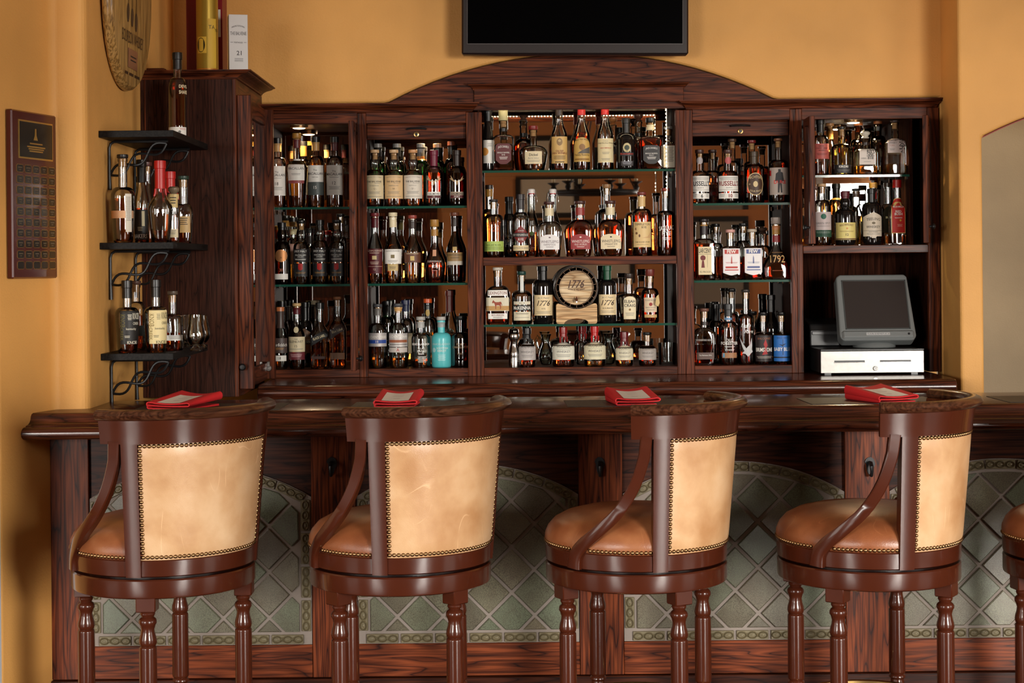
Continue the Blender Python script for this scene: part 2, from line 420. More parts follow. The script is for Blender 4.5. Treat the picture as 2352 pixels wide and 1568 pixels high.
mb = MB().prism(poly, YW, YW+.09, 'xz')
o = struct('wall_back', mb, OCHRE)
bevel(o, .014, 3, 25)
# wall behind the joinery, out of sight
struct('wall_back_lower', MB().box(XL-.05, XR+.06, YM+.03, YM+.06, 0, CEIL), OCHRE)
# right: return of the niche, pier and arched opening
XP = XR+.010
YP = 6.13
XA0 = X(2259, 600, YP); ZS = Z(2259, 313, YP)
x2, z2 = P(2352, 270, YP).x, Z(2352, 270, YP)
AW = 1.30; axc = XA0+AW/2
# circle through the spring point, the point at the frame edge, symmetrical about axc
rr = None
for ris in [k*.005 for k in range(20, 110)]:
    R_ = ((AW/2)**2+ris**2)/(2*ris); zc0 = ZS+ris-R_
    zz = zc0+math.sqrt(max(R_*R_-(x2-axc)**2, 0))
    if rr is None or abs(zz-z2) < rr[0]: rr = (abs(zz-z2), ris, R_, zc0)
_, ris, R_, zc0 = rr
th = math.asin(AW/2/R_)
arch = [(axc+R_*math.sin(-th+2*th*k/20), zc0+R_*math.cos(-th+2*th*k/20)) for k in range(21)]
poly = [(XP, 0), (XP, CEIL), (5.0, CEIL), (5.0, 0), (XA0+AW, 0)]+arch[::-1]+[(XA0, 0)]
mb = MB().prism(poly[::-1], YP, YP+.30, 'xz')
o = struct('wall_right_pier', mb, OCHRE); bevel(o, .012, 3, 30)
# painted soffit lining of the arch
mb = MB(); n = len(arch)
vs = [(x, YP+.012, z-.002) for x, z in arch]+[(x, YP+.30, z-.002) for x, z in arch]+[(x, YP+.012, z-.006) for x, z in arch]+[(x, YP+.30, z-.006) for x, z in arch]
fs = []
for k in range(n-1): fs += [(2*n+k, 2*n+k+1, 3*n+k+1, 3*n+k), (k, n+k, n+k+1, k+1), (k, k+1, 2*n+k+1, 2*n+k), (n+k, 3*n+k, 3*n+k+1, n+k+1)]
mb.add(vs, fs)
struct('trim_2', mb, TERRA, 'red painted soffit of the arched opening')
struct('wall_far_room', MB().box(XA0-.6, 5.1, 7.55, 7.61, 0, CEIL), CREAMW)
area('far_room_lamp', (2.6, 6.9, 2.7), (0, 0, 0), .5, .5, 4, (1.0, .88, .68))

# ------------------------------------------------------------------ back counter
ZC = Z(1200, 863, YF)          # counter top
c = thing('back_counter', 'dark wood back counter with rounded nosing under the bottle cabinets', 'counter', (0, 6.2, ZC-.062))
prof = [(YF+.26, ZC)]+[(6.05, ZC), (6.02, ZC-.001)]
for k in range(9):
    a = math.pi*k/8
    prof.append((6.012-.028*math.sin(a), ZC-.029+.028*math.cos(a)))
prof += [(6.06, ZC-.058), (YF+.26, ZC-.058)]
XCR = X(2196, 870, 6.0)
XCL = X(545, 560, 5.77)+.030
mb = MB().prism(prof, XCL, XCR, 'yz', smooth=True)
o = obj('counter_top', mb, BARW, c); bevel(o, .004, 2, 50)
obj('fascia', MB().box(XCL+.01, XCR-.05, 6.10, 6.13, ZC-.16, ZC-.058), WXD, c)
cl = thing('under_counter_cooler', 'long steel edged cooler under the back counter', 'cooler', (.3, 6.15, 0))
obj('body', MB().box(X(690, 905, 6.06), X(2166, 890, 6.06), 6.075, 6.60, .02, ZC-.165), BLKPL, cl)
obj('top_edge', MB().box(X(685, 905, 6.06), X(2166, 890, 6.06), 6.055, 6.075, ZC-.235, ZC-.092, .002), flat('brushed_edge', (.16,.18,.20), .3, .9), cl, label='grey metal lid edge')
for px in (695, 1000, 1318, 1335, 1640, 2160):
    q = P(px, 907-.0098*(px-700), 6.05)
    obj('screw', MB().lathe([(.004, 0), (.003, -.002)], 8, (q.x, 6.056, ZC-.105), axis='y'), CHROME, cl)
# ------------------------------------------------------------------ bar
ZB = 1.07; XB0 = -1.392; XB1 = 2.05
bt = thing('bar_counter', 'long polished dark wood bar top with moulded front rail', 'bar counter', (0, 5.1, 1.005))
prof = [(5.33, ZB), (4.908, ZB), (4.899, ZB-.0035), (4.895, ZB-.010), (4.893, ZB-.018), (4.888, ZB-.026), (4.879, ZB-.0315), (4.868, ZB-.034), (4.866, ZB-.037)]
for k in range(9):
    a = math.radians(100-200*k/8+0)
    prof.append((4.861-.020*math.cos(math.radians(-80+160*k/8)), ZB-.055-.018*math.sin(math.radians(-80+160*k/8))))
prof += [(4.90, ZB-.0735), (4.90, ZB-.066), (5.33, ZB-.066)]
mb = MB()
n = len(prof); rings = []
def endx(y, z):   # the moulding is returned round the left end
    k = max(0.0, min(1.0, (4.915-y)/.06)) if y < 4.915 else 0
    return -1.366-.0065*0 - (.10*(5.02-y)*2.4 if y < 5.02 else 0)
rings.append([(max(-1.43, min(XL+.002 if y > 5.031 else -1.30, -1.366-(5.01-y)*.24 if y < 5.031 else XL+.002)), y, z) for y, z in prof])
rings.append([(XB1, y, z) for y, z in prof])
mb.sweep([rings[0][::-1], rings[1][::-1]], smooth=True)
o = obj('counter_board', mb, BARW, bt)
bevel(o, .002, 1, 60)

YB = 5.0
bf = thing('bar_panelling', 'oak panelled bar front with arched green tile insets', 'bar front', (0, 5.1, 0))
S = YB/F
zpan_lo, zpan_hi, zapex = .372, .807, .900
cent = [X(461, 1300, YB), X(1075, 1300, YB), X(1687, 1300, YB), X(2300, 1300, YB)]
HWD = .327
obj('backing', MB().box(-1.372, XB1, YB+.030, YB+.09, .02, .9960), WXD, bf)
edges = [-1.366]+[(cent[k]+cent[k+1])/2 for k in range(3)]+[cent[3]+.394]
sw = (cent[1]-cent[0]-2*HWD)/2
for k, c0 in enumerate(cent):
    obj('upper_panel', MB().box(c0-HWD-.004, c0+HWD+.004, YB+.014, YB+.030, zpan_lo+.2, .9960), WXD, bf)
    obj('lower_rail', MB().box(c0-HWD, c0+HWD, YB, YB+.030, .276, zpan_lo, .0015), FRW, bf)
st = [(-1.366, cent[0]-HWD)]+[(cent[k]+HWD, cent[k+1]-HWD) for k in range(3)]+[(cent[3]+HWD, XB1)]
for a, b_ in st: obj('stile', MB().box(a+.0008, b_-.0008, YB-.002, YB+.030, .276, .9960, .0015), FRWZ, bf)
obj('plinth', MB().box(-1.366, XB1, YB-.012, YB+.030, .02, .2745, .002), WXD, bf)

def tile_mat(name, cols):
    m, nt, b, N, L = _new(name)
    tc = N.new('ShaderNodeTexCoord'); oi = N.new('ShaderNodeObjectInfo')
    rp = ramp(N, [(0, cols[0]), (.3, cols[1]), (.62, cols[2]), (1, cols[3])]); L.new(oi.outputs['Random'], rp.inputs[0])
    n = N.new('ShaderNodeTexNoise'); n.inputs['Scale'].default_value = 420; n.inputs['Detail'].default_value = 3; L.new(tc.outputs['Object'], n.inputs['Vector'])
    r2 = ramp(N, [(.38, (.35,.33,.31)), (.55, (1,1,1))]); L.new(n.outputs['Fac'], r2.inputs[0])
    n2 = N.new('ShaderNodeTexNoise'); n2.inputs['Scale'].default_value = 18; n2.inputs['Detail'].default_value = 2; L.new(tc.outputs['Object'], n2.inputs['Vector'])
    r3 = ramp(N, [(.3, (.74,.68,.60)), (.7, (1.0,1.06,.96))]); L.new(n2.outputs['Fac'], r3.inputs[0])
    mx = N.new('ShaderNodeMix'); mx.data_type = 'RGBA'; mx.blend_type = 'MULTIPLY'; mx.inputs[0].default_value = .8
    L.new(rp.outputs[0], mx.inputs[6]); L.new(r2.outputs[0], mx.inputs[7])
    m2 = N.new('ShaderNodeMix'); m2.data_type = 'RGBA'; m2.blend_type = 'MULTIPLY'; m2.inputs[0].default_value = .8
    L.new(mx.outputs[2], m2.inputs[6]); L.new(r3.outputs[0], m2.inputs[7]); L.new(m2.outputs[2], b.inputs['Base Color'])
    b.inputs['Roughness'].default_value = .33
    bp = N.new('ShaderNodeBump'); bp.inputs['Strength'].default_value = .25; bp.inputs['Distance'].default_value = .001
    L.new(n.outputs['Fac'], bp.inputs['Height']); L.new(bp.outputs['Normal'], b.inputs['Normal'])
    return m
TILE = tile_mat('glazed_field_tile', [lin(98,92,79), lin(110,102,87), lin(104,111,94), lin(120,112,96)])
BTILE = flat('relief_border_tile', lin(118,107,80), .42, bump=.3, bscale=90, var=.35)
GROUT = flat('grout', lin(134,123,115), .9, bump=.4, bscale=120)
def arch_poly(hw, zlo, zs, za, n=24):
    ris = za-zs; R = (hw*hw+ris*ris)/(2*ris); cz = za-R; t0 = math.asin(hw/R)
    return [(-hw, zlo), (hw, zlo)]+[(R*math.sin(t0-2*t0*k/n), cz+R*math.cos(t0-2*t0*k/n)) for k in range(n+1)]
def clip(poly, convex):
    out = poly
    m = len(convex)
    for i in range(m):
        ax, ay = convex[i]; bx, by = convex[(i+1) % m]
        inp = out; out = []
        if not inp: return []
        sd = lambda p: (bx-ax)*(p[1]-ay)-(by-ay)*(p[0]-ax)
        for j in range(len(inp)):
            p, q = inp[j-1], inp[j]; dp, dq = sd(p), sd(q)
            if dq >= 0:
                if dp < 0: t = dp/(dp-dq); out.append((p[0]+(q[0]-p[0])*t, p[1]+(q[1]-p[1])*t))
                out.append(q)
            elif dp >= 0:
                t = dp/(dp-dq); out.append((p[0]+(q[0]-p[0])*t, p[1]+(q[1]-p[1])*t))
    return out
def inset(poly, d):
    """shrink a convex ccw polygon by d"""
    out = poly
    for i in range(len(poly)):
        a, b = Vector(poly[i]), Vector(poly[(i+1) % len(poly)])
        e = b-a
        if e.length < 1e-7: continue
        nn = Vector((-e.y, e.x)).normalized()*d
        big = 5*e.normalized()
        a2, b2 = a+nn, b+nn
        half = [tuple(a2-big), tuple(b2+big), tuple(b2+big+nn.normalized()*5), tuple(a2-big+nn.normalized()*5)]
        out = clip(out, half)
        if len(out) < 3: return []
    return out
def area2(p): return abs(sum(p[i-1][0]*p[i][1]-p[i][0]*p[i-1][1] for i in range(len(p))))/2
# relief border tile shared by every straight run: raised frame, ovals and lozenges
def border_mesh(Lh, Wh, mat):
    m = MB()
    m.box(-Lh, Lh, -.006, 0, -Wh, Wh, .0012)
    def ring(cx, rx, rz, t):
        vs = []; n = 12
        for k in range(n):
            a = 2*math.pi*k/n; ca, sa = math.cos(a), math.sin(a)
            vs += [(cx+rx*ca, -.0055, rz*sa), (cx+(rx-t)*ca, -.0120, (rz-t)*sa), (cx+(rx-2*t)*ca, -.0055, (rz-2*t)*sa)]
        fs = []
        for k in range(n):
            j = (k+1) % n
            fs += [(3*k, 3*k+1, 3*j+1, 3*j), (3*k+1, 3*k+2, 3*j+2, 3*j+1)]
        m.add(vs, fs, 0, True)
        vs = [(cx, -.0115, 0)]+[(cx+(rx-2.6*t)*math.cos(2*math.pi*k/n), -.006, (rz-2.6*t)*math.sin(2*math.pi*k/n)) for k in range(n)]
        m.add(vs, [(0, 1+k, 1+(k+1) % n) for k in range(n)], 0, True)
    step = 2*Lh/3
    for k in (-1, 0, 1): ring(k*step, step*.50, Wh*.86, .0030)
    for k in (-.5, .5):
        s_ = .0035
        m.add([(k*step-s_, -.0055, 0), (k*step, -.0055, Wh*.7), (k*step+s_, -.0055, 0), (k*step, -.0055, -Wh*.7), (k*step, -.0092, 0)], [(0,1,4),(1,2,4),(2,3,4),(3,0,4)])
    return mesh_of(m, [mat], 'border_tile', fix=True)
BLH, BWH = .0455, .0135
BME = border_mesh(BLH, BWH, BTILE)
random.seed(11)
for k, c0 in enumerate(cent):
    ti = obj('tile_inset', MB().prism([(x+c0, z) for x, z in arch_poly(HWD-.001, zpan_lo+.0006, zpan_hi, zapex)], YB+.004, YB+.0135, 'xz'), GROUT, bf)
    inner = arch_poly(HWD-.0385, zpan_lo+.0385, zpan_hi-.012, zapex-.0385)
    D = .1350; ox = random.uniform(-.02, .02); oz = .452
    for i in range(-8, 9):
        for j in range(-8, 9):
            cx = (i+j)*D/2+ox; cz = oz+(i-j)*D/2
            h = D/2-.0070
            sq = [(cx, cz-h), (cx+h, cz), (cx, cz+h), (cx-h, cz)]
            pl = clip(sq, inner)
            if len(pl) < 3 or area2(pl) < 2.5e-4: continue
            pl2 = inset(pl, .0025)
            if len(pl2) != len(pl):
                m = MB().prism([(x+c0, z) for x, z in pl], YB-.002, YB+.006, 'xz')
            else:
                nn = len(pl); tz = [random.uniform(-.0012, .0012) for _ in range(2)]
                m = MB()
                A = [(x+c0, YB+.006, z) for x, z in pl]; B = [(x+c0, YB-.0005, z) for x, z in pl]
                Cc = [(x+c0, YB-.0028+tz[0]*(x-cx)/h+tz[1]*(z-cz)/h, z) for x, z in pl2]
                m.sweep([A, B, Cc])
            obj('tile', m, TILE, ti, fix=True)
    # border tiles
    zo, hw = .0165, HWD-.0175
    def put(cx, cz, rot, sx=1.0):
        o = bpy.data.objects.new('border_tile', BME); COL.objects.link(o); o.parent = ti
        o.location = Vector((c0+cx, YB+.004, cz))-_world(ti); o.rotation_euler = (0, rot, 0); o.scale = (sx, 1, 1)
    nb = 6; pitch = 2*hw/nb*.985
    for q in range(nb): put((q-(nb-1)/2)*pitch, zpan_lo+zo, 0, pitch/(2*BLH+.008))
    for sg in (-1, 1):
        nv = 4; z0, z1 = zpan_lo+.036, zpan_hi-.004; pv = (z1-z0)/nv
        for q in range(nv): put(sg*hw, z0+pv*(q+.5), math.pi/2, pv/(2*BLH+.008))
    ris = zapex-zpan_hi; R = (HWD*HWD+ris*ris)/(2*ris); t0 = math.asin((HWD-.012)/R); na = 7
    for q in range(na):
        t = -t0+2*t0*(q+.5)/na
        put((R-.0165)*math.sin(t), zapex-R+(R-.0165)*math.cos(t), t, (2*t0*R/na)/(2*BLH+.008))
# bag hooks under the bar
for i, px in enumerate((762, 1377, 1997)):
    q = P(px, 1066, YB)
    h = thing('bag_hook', 'black iron bag hook on the bar post between the '+('first and second', 'second and third', 'third and fourth')[i]+' tile panels', 'hook', (q.x, YB-.002, q.z), 0, 'bag hooks under the bar')
    m = MB().prism([(.016*math.sin(a)*(1 if math.cos(a) > 0 else .65), .022*math.cos(a)*(1 if math.cos(a) > 0 else 1.4)) for a in [2*math.pi*k/16 for k in range(16)]][::-1], -.004, 0, 'xz')
    obj('plate', m, BLACK, h, local=True)
    obj('hook', MB().tube([(0, -.003, .006), (0, -.018, .006), (0, -.030, -.004), (0, -.032, -.018), (0, -.024, -.030), (0, -.012, -.031)], [.005, .006, .006, .005, .005, .004], 8), BLACK, h, local=True)
# ------------------------------------------------------------------ lettering
_TXT = {}
def text_mesh(s, size=1.0, bold=0.0, shear=0.0, sx=1.0):
    """flat triangulated lettering from the built-in font: list of (x, z) verts centred on 0, faces"""
    key = (s, bold, shear)
    if key not in _TXT:
        cu = bpy.data.curves.new('txt', 'FONT'); cu.body = s; cu.align_x = 'CENTER'; cu.align_y = 'CENTER'
        cu.resolution_u = 2; cu.fill_mode = 'FRONT'; cu.offset = bold; cu.shear = shear
        ob = bpy.data.objects.new('txt', cu)
        me = ob.to_mesh()
        v = [(p.co.x, p.co.y) for p in me.vertices]; f = [tuple(q.vertices) for q in me.polygons]
        ob.to_mesh_clear(); bpy.data.objects.remove(ob); bpy.data.curves.remove(cu)
        if v:
            xs = [a for a, b in v]; ys = [b for a, b in v]
            mx, my = (min(xs)+max(xs))/2, (min(ys)+max(ys))/2
            _TXT[key] = ([(a-mx, b-my) for a, b in v], f, max(xs)-min(xs), max(ys)-min(ys))
        else: _TXT[key] = ([], [], 1, 1)
    v, f, w, h = _TXT[key]
    return v, f, w, h
def letter(mb, s, cx, cz, h, fn, wmax=None, bold=0.0, shear=0.0, mi=0, rot=0.0, arc=0.0, w=None):
    """add lettering of cap height h at (cx, cz); fn maps (x, z) of the face to a 3D point"""
    v, f, tw, th = text_mesh(s, 1, bold, shear)
    if not v: return
    kz = h/.72; kx = kz
    if w: kx = w/tw
    elif wmax and tw*kx > wmax: kx = wmax/tw
    c, sn = math.cos(rot), math.sin(rot)
    pts = []
    for a, b in v:
        x, z = a*kx, b*kz
        if arc: z += arc*(1-(2*x/(tw*kx))**2)
        pts.append(fn(cx+x*c-z*sn, cz+x*sn+z*c))
    mb.add(pts, f, mi)
INK = flat('ink_black', (.012,.011,.011), .6); 
INKS = {}
def ink(r, g, b):
    k = (r, g, b)
    if k not in INKS: INKS[k] = flat('ink_%d_%d_%d' % k, lin(r, g, b), .55)
    return INKS[k]
PAPER = {}
def paper(r, g, b, rough=.6, metal=0.0):
    k = (r, g, b, rough, metal)
    if k not in PAPER: PAPER[k] = flat('label_%d_%d_%d_%d_%d' % (r, g, b, int(rough*100), int(metal*100)), lin(r, g, b), rough, metal)
    return PAPER[k]

# ------------------------------------------------------------------ back-bar joinery
xF = lambda px: X(px, 550, YF)
FL = 1.100; TR = 2.021; SH1, SH2 = 1.711, 1.4205
def gshelf(x0, x1, z, parent, t=.0085):
    m = MB(); y0, y1 = YF+.022, YM-.004
    vs = [(x0,y0,z-t),(x1,y0,z-t),(x1,y1,z-t),(x0,y1,z-t),(x0,y0,z),(x1,y0,z),(x1,y1,z),(x0,y1,z)]
    m.add(vs, [(3,2,1,0),(4,5,6,7),(1,2,6,5),(2,3,7,6),(3,0,4,7)], 0)
    m.add(vs, [(0,1,5,4)], 1)
    o = obj('glass_shelf', m, [SHELFG, flat('glass_edge_green', (.012,.075,.050), .12, coat=.6)], parent, fix=False)
    for sx in (x0+.004, x1-.004):
        obj('shelf_pin', MB().box(sx-.004, sx+.004, y0+.03, y0+.045, z-t-.008, z-t), CHROME, o)
        o2 = obj('shelf_pin', MB().box(sx-.004, sx+.004, y1-.06, y1-.045, z-t-.008, z-t), CHROME, o)
def bay(name, label, p0, p1, stiles, z0, z1, shelves, mirror=True, rails=True, woods=()):
    x0, x1 = xF(p0), xF(p1)
    t = thing(name, label, 'cabinet', ((x0+x1)/2, YF+.1, ZC))
    for a, b in stiles: obj('stile', MB().box(xF(a), xF(b), YF, YF+.024, ZC+.0005, TR+.04, .0015), WZ, t)
    wi = .0105
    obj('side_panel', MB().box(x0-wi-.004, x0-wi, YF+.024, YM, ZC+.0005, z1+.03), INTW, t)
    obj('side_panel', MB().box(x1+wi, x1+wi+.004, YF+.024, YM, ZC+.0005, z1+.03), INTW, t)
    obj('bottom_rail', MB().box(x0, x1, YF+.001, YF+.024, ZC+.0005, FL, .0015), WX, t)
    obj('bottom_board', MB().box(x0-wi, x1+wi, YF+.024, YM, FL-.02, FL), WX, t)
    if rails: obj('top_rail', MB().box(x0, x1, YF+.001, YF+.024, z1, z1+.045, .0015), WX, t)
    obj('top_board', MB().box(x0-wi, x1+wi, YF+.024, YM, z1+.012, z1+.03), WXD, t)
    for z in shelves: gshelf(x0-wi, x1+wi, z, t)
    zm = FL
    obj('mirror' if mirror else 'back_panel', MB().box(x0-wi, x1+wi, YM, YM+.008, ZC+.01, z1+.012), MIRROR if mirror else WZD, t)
    return t, x0, x1
def crown(name, x0, x1, z0, z1, parent, proj=.035, ret=True, yb=YF+.02):
    """moulded cornice"""
    h = z1-z0
    pr = [(0, 0), (.10, .06), (.14, .18), (.22, .34), (.42, .52), (.66, .62), (.78, .70), (.82, .80), (.98, .84), (1, .9), (1, 1)]
    rings = []
    for sx, xx in ((-1, x0), (1, x1)):
        loop = []
        for a, b in pr: loop.append((xx+(sx*proj*a if ret else 0), YF-proj*a, z0+h*b))
        loop += [(xx+(sx*proj if ret else 0), yb, z1), (xx, yb, z0)]
        rings.append(loop)
    m = MB().sweep(rings)
    return obj(name, m, WX, parent)
b1, *_ = bay('bottle_cabinet', 'open bottle cabinet with glass doors beside the tall side cabinet', 614, 823, [(590, 614), (823, 833)], FL, TR, (SH1, SH2))
b2, *_ = bay('bottle_cabinet', 'narrow bottle cabinet holding the turquoise bottle, roll front raised', 843, 1073, [(833, 843), (1073, 1092)], FL, TR, (SH1, SH2))
b3, cx0, cx1 = bay('bottle_cabinet', 'wide central bottle cabinet with lit top and small barrel', 1109, 1554, [(1092, 1109), (1554, 1573)], FL, 2.093, (1.842, 1.2615), rails=False)
b4, *_ = bay('bottle_cabinet', 'narrow bottle cabinet holding the bright blue label, roll front raised', 1593, 1817, [(1573, 1593), (1817, 1830.5)], FL, TR, (SH1, SH2))
# right bay: lit doors above, till niche below
x0, x1 = xF(1844), xF(2132)
b5 = thing('bottle_cabinet', 'cabinet with lit bottles above the till niche', 'cabinet', ((x0+x1)/2, YF+.1, ZC))
obj('stile', MB().box(xF(1830.5), x0, YF, YF+.024, ZC+.0005, TR+.04, .0015), WZ, b5)
obj('stile', MB().box(x1, XR, YF, YF+.024, ZC+.0005, TR+.04, .0015), WZ, b5)
ZN = 1.5475
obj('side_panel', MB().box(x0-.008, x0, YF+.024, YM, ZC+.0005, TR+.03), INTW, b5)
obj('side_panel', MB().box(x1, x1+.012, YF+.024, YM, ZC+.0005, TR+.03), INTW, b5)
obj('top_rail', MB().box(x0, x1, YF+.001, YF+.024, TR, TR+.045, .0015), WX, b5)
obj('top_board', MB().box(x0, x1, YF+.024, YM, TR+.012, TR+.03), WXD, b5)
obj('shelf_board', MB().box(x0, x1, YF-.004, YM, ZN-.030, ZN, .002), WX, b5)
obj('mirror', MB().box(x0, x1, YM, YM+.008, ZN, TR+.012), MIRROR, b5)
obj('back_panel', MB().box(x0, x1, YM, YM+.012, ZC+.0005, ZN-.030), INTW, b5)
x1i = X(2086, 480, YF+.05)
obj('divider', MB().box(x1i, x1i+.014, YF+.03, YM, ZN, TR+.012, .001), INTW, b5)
gshelf(x0, x1i, 1.8125, b5)
# centre: wooden shelf, rail, cornice and arched pediment
obj('shelf_board', MB().box(cx0, cx1, YF+.004, YM, 1.515-.031, 1.515, .0015), WX, b3)
ztop = 2.093
obj('top_rail', MB().box(xF(1092), xF(1573), YF-.004, YF+.024, ztop, 2.150, .0015), WX, b3)
crown('cornice', xF(1092), xF(1573), 2.140, 2.168, b3, .026)
pd = [(x, z-.004) for x, z in ARC]
m = MB().prism([(ARC[0][0], ZCR-.03)]+[(ARC[-1][0], ZCR-.03)]+pd[::-1], YF+.006, YF+.022, 'xz')
obj('arched_pediment', m, WX, b3)
c1 = tag(crown('cornice', xF(600), xF(1086), 2.062, ZCR-.003, None, .030), 'moulded wooden cornice over the cabinets beside the tall side cabinet', 'cornice')
c2 = tag(crown('cornice', xF(1580), xF(2152), 2.062, ZCR-.003, None, .030), 'moulded wooden cornice over the cabinets beside the till', 'cornice')
# raised tambour fronts with pull and lock
for bb, p0, p1 in ((b2, 843, 1073), (b4, 1593, 1817)):
    xa, xb = xF(p0)+.001, xF(p1)-.001
    rd = obj('roll_front', MB().box(xa, xb, YF+.026, YF+.044, TR-.058, TR-.004, .002), WX, bb)
    obj('slat', MB().box(xa, xb, YF+.030, YF+.046, TR-.004, TR+.010, .003), WX, rd)
    xm = (xa+xb)/2
    obj('pull', MB().tube([(xm-.036, YF+.024, TR-.020), (xm-.034, YF+.010, TR-.020), (xm-.02, YF+.004, TR-.019), (xm, YF+.002, TR-.0185), (xm+.02, YF+.004, TR-.019), (xm+.034, YF+.010, TR-.020), (xm+.036, YF+.024, TR-.020)], .0035, 8), BLACK, rd)
    k = obj('lock', MB().lathe([(.0001, -.006), (.0045, -.006), (.0055, -.007), (.0095, -.006), (.0095, 0)], 20, (xm, YF+.026, TR-.040), axis='y'), BRASS, rd)
    obj('keyhole', MB().lathe([(.0055, -.0008), (.0050, -.0018), (.0001, -.0018)], 12, (xm, YF+.0195, TR-.040), axis='y'), BLKPL, k)
# open glazed doors
def door(parent, hx, ang, w, z0, z1, name='door', th=.020, sw=.030, flip=1):
    """glazed door hinged at (hx, YF); ang = opening from closed, swinging toward the room"""
    d = bpy.data.objects.new(name, None); COL.objects.link(d); d.parent = parent
    d.location = Vector((hx, YF-.024, 0))-_world(parent); d.rotation_euler = (0, 0, ang)
    ORG[d.name] = Vector((0, 0, 0))
    t = th/2
    for a, b in ((0, sw), (w-sw, w)): obj('stile', MB().box(flip*a, flip*b, 0, th, z0, z1, .0015), WZ, d, local=True)
    for a, b in ((z0, z0+sw), (z1-sw, z1)): obj('rail', MB().box(flip*sw, flip*(w-sw), 0, th, a, b, .001), WX, d, local=True)
    obj('pane', MB().box(flip*sw, flip*(w-sw), t-.002, t+.002, z0+sw, z1-sw), GLASS, d, local=True)
    kz = z0+.045 if z1-z0 > .6 else z0+.06
    obj('knob', MB().lathe([(.004, -.001), (.004, -.010), (.010, -.013), (.011, -.018), (.007, -.023), (.0001, -.024)][::-1], 14, (flip*(w-sw/2), 0, kz), axis='y'), BLACK, d, local=True)
    return d
door(b1, xF(822), math.radians(92), .155, FL+.004, TR-.003, flip=-1)
door(b5, xF(1845), math.radians(-92), .16, ZN+.004, TR-.003, flip=1)
door(b5, xF(2134), math.radians(74), .155, ZN+.004, TR-.003, flip=-1)
# LED tape round the lit central bay
led = thing('led_strip', 'glowing warm white LED tape under the central cabinet top', 'light strip', (.25, YF+.03, 2.09))
xl0, xl1 = X(1126, 241, YF+.035), X(1526, 240, YF+.035)
zl = 2.0905
obj('tape', MB().box(xl0-.006, xl1+.008, YF+.028, YF+.038, zl, zl+.0024).box(xl1+.0062, xl1+.0085, YF+.028, YF+.038, 1.845, zl).box(xl1+.0062, xl1+.0085, YF+.028, YF+.038, 1.74, 1.832), WHITEP, led)
LEDM = flat('led_glow', (1,.9,.7), .5, emit=(1.0,.80,.48), es=26)
dm = MB(); dm.box(-.0026, .0026, -.0026, .0026, -.0025, 0, .0006)
DME = mesh_of(dm, [LEDM], 'diode', fix=True)
nd = 53
for k in range(nd):
    o = bpy.data.objects.new('diode', DME); COL.objects.link(o); o.parent = led; o.location = Vector((xl0+(xl1-xl0)*k/(nd-1), YF+.033, zl))-_world(led)
for k in range(24):
    z = zl-.012-k*.0140
    if 1.825 < z < 1.846: continue
    o = bpy.data.objects.new('diode', DME); COL.objects.link(o); o.parent = led; o.location = Vector((xl1+.0062, YF+.033, z))-_world(led); o.rotation_euler = (0, math.pi/2, 0)
# puck lamps in three bays
def puck(px, py, Y, z, label, power):
    x = X(px, py, Y)
    t = thing('puck_light', label, 'lamp', (x, Y, z))
    obj('housing', MB().lathe([(.026, -.016), (.034, -.014), (.036, -.004), (.036, 0)], 20), flat('puck_brass', (.35,.20,.09), .35, .8), t, local=True)
    obj('lens', MB().lathe([(.0001, -.019), (.018, -.0185), (.024, -.016)], 16, cap=False), flat('puck_glow', (1,.9,.7), .4, emit=(1.0,.74,.40), es=14), t, local=True)
    d = bpy.data.lights.new('puck_lamp', 'SPOT'); d.energy = power; d.color = (1.0,.74,.42); d.shadow_soft_size = .02; d.spot_size = math.radians(150); d.spot_blend = .6
    o = bpy.data.objects.new('puck_lamp', d); COL.objects.link(o); o.parent = t; o.location = (0, 0, -.024)
puck(687, 300, 6.50, TR+.012, 'round recessed lamp glowing over the white-labelled bottles by the open door', 9)
puck(987, 326, 6.56, TR+.012, 'dim recessed lamp over the cream-labelled bottles', 2.5)
puck(1960, 290, 6.50, TR+.012, 'bright recessed lamp over the yellow whisky bottle', 15)

# ------------------------------------------------------------------ tall side cabinet on the left wall
YS0, YS1 = 5.77, 6.372
XS = X(545, 560, YS0)
zs0, zs1 = Z(440, 912, YS0), Z(440, 181, YS0)
sc_ = thing('side_cabinet', 'tall dark wall cabinet with moulded crown, glazed door and black knob', 'cabinet', ((XL+XS)/2, 6.05, zs0))
obj('end_panel', MB().box(XL+.001, XS-.012, YS0, YS0+.018, zs0, zs1, .001), PANELW, sc_)
obj('corner_bead', MB().box(XL+.014, XL+.020, YS0-.003, YS0, zs0, zs1, .001), WZ, sc_)
obj('corner_post', MB().box(XS-.012, XS, YS0, YS0+.05, zs0, zs1, .0015), WZ, sc_)
obj('face_frame', MB().box(XS-.020, XS, YS0+.05, YS1, zs0, zs0+.085).box(XS-.020, XS, YS0+.05, YS1, zs1-.09, zs1).box(XS-.020, XS, YS1-.06, YS1, zs0+.085, zs1-.09), WY, sc_)
obj('bottom_board', MB().box(XL+.001, XS-.02, YS0+.018, YS1, zs0+.01, zs0+.03), WY, sc_)
obj('back_panel', MB().box(XL+.002, XL+.012, YS0+.018, YS1, zs0+.03, zs1), WZD, sc_)
dz0, dz1 = 1.071, 2.073
dr = obj('door', MB().box(X(547, 560, 5.79), X(580, 560, 5.79), 5.785, 5.810, dz0, dz1, .002), WZ, sc_)
obj('stile', MB().box(X(604, 560, 6.325), X(630, 560, 6.325), 6.315, 6.340, dz0, dz1, .002), WZ, dr)
obj('pane', MB().box(XS+.008, XS+.012, 5.81, 6.315, dz0+.06, dz1-.06), glass_thin('dark_glass', (.45,.42,.40), 1.3), dr)
obj('rail', MB().box(XS+.004, XS+.020, 5.81, 6.315, dz0, dz0+.06, .001), WY, dr)
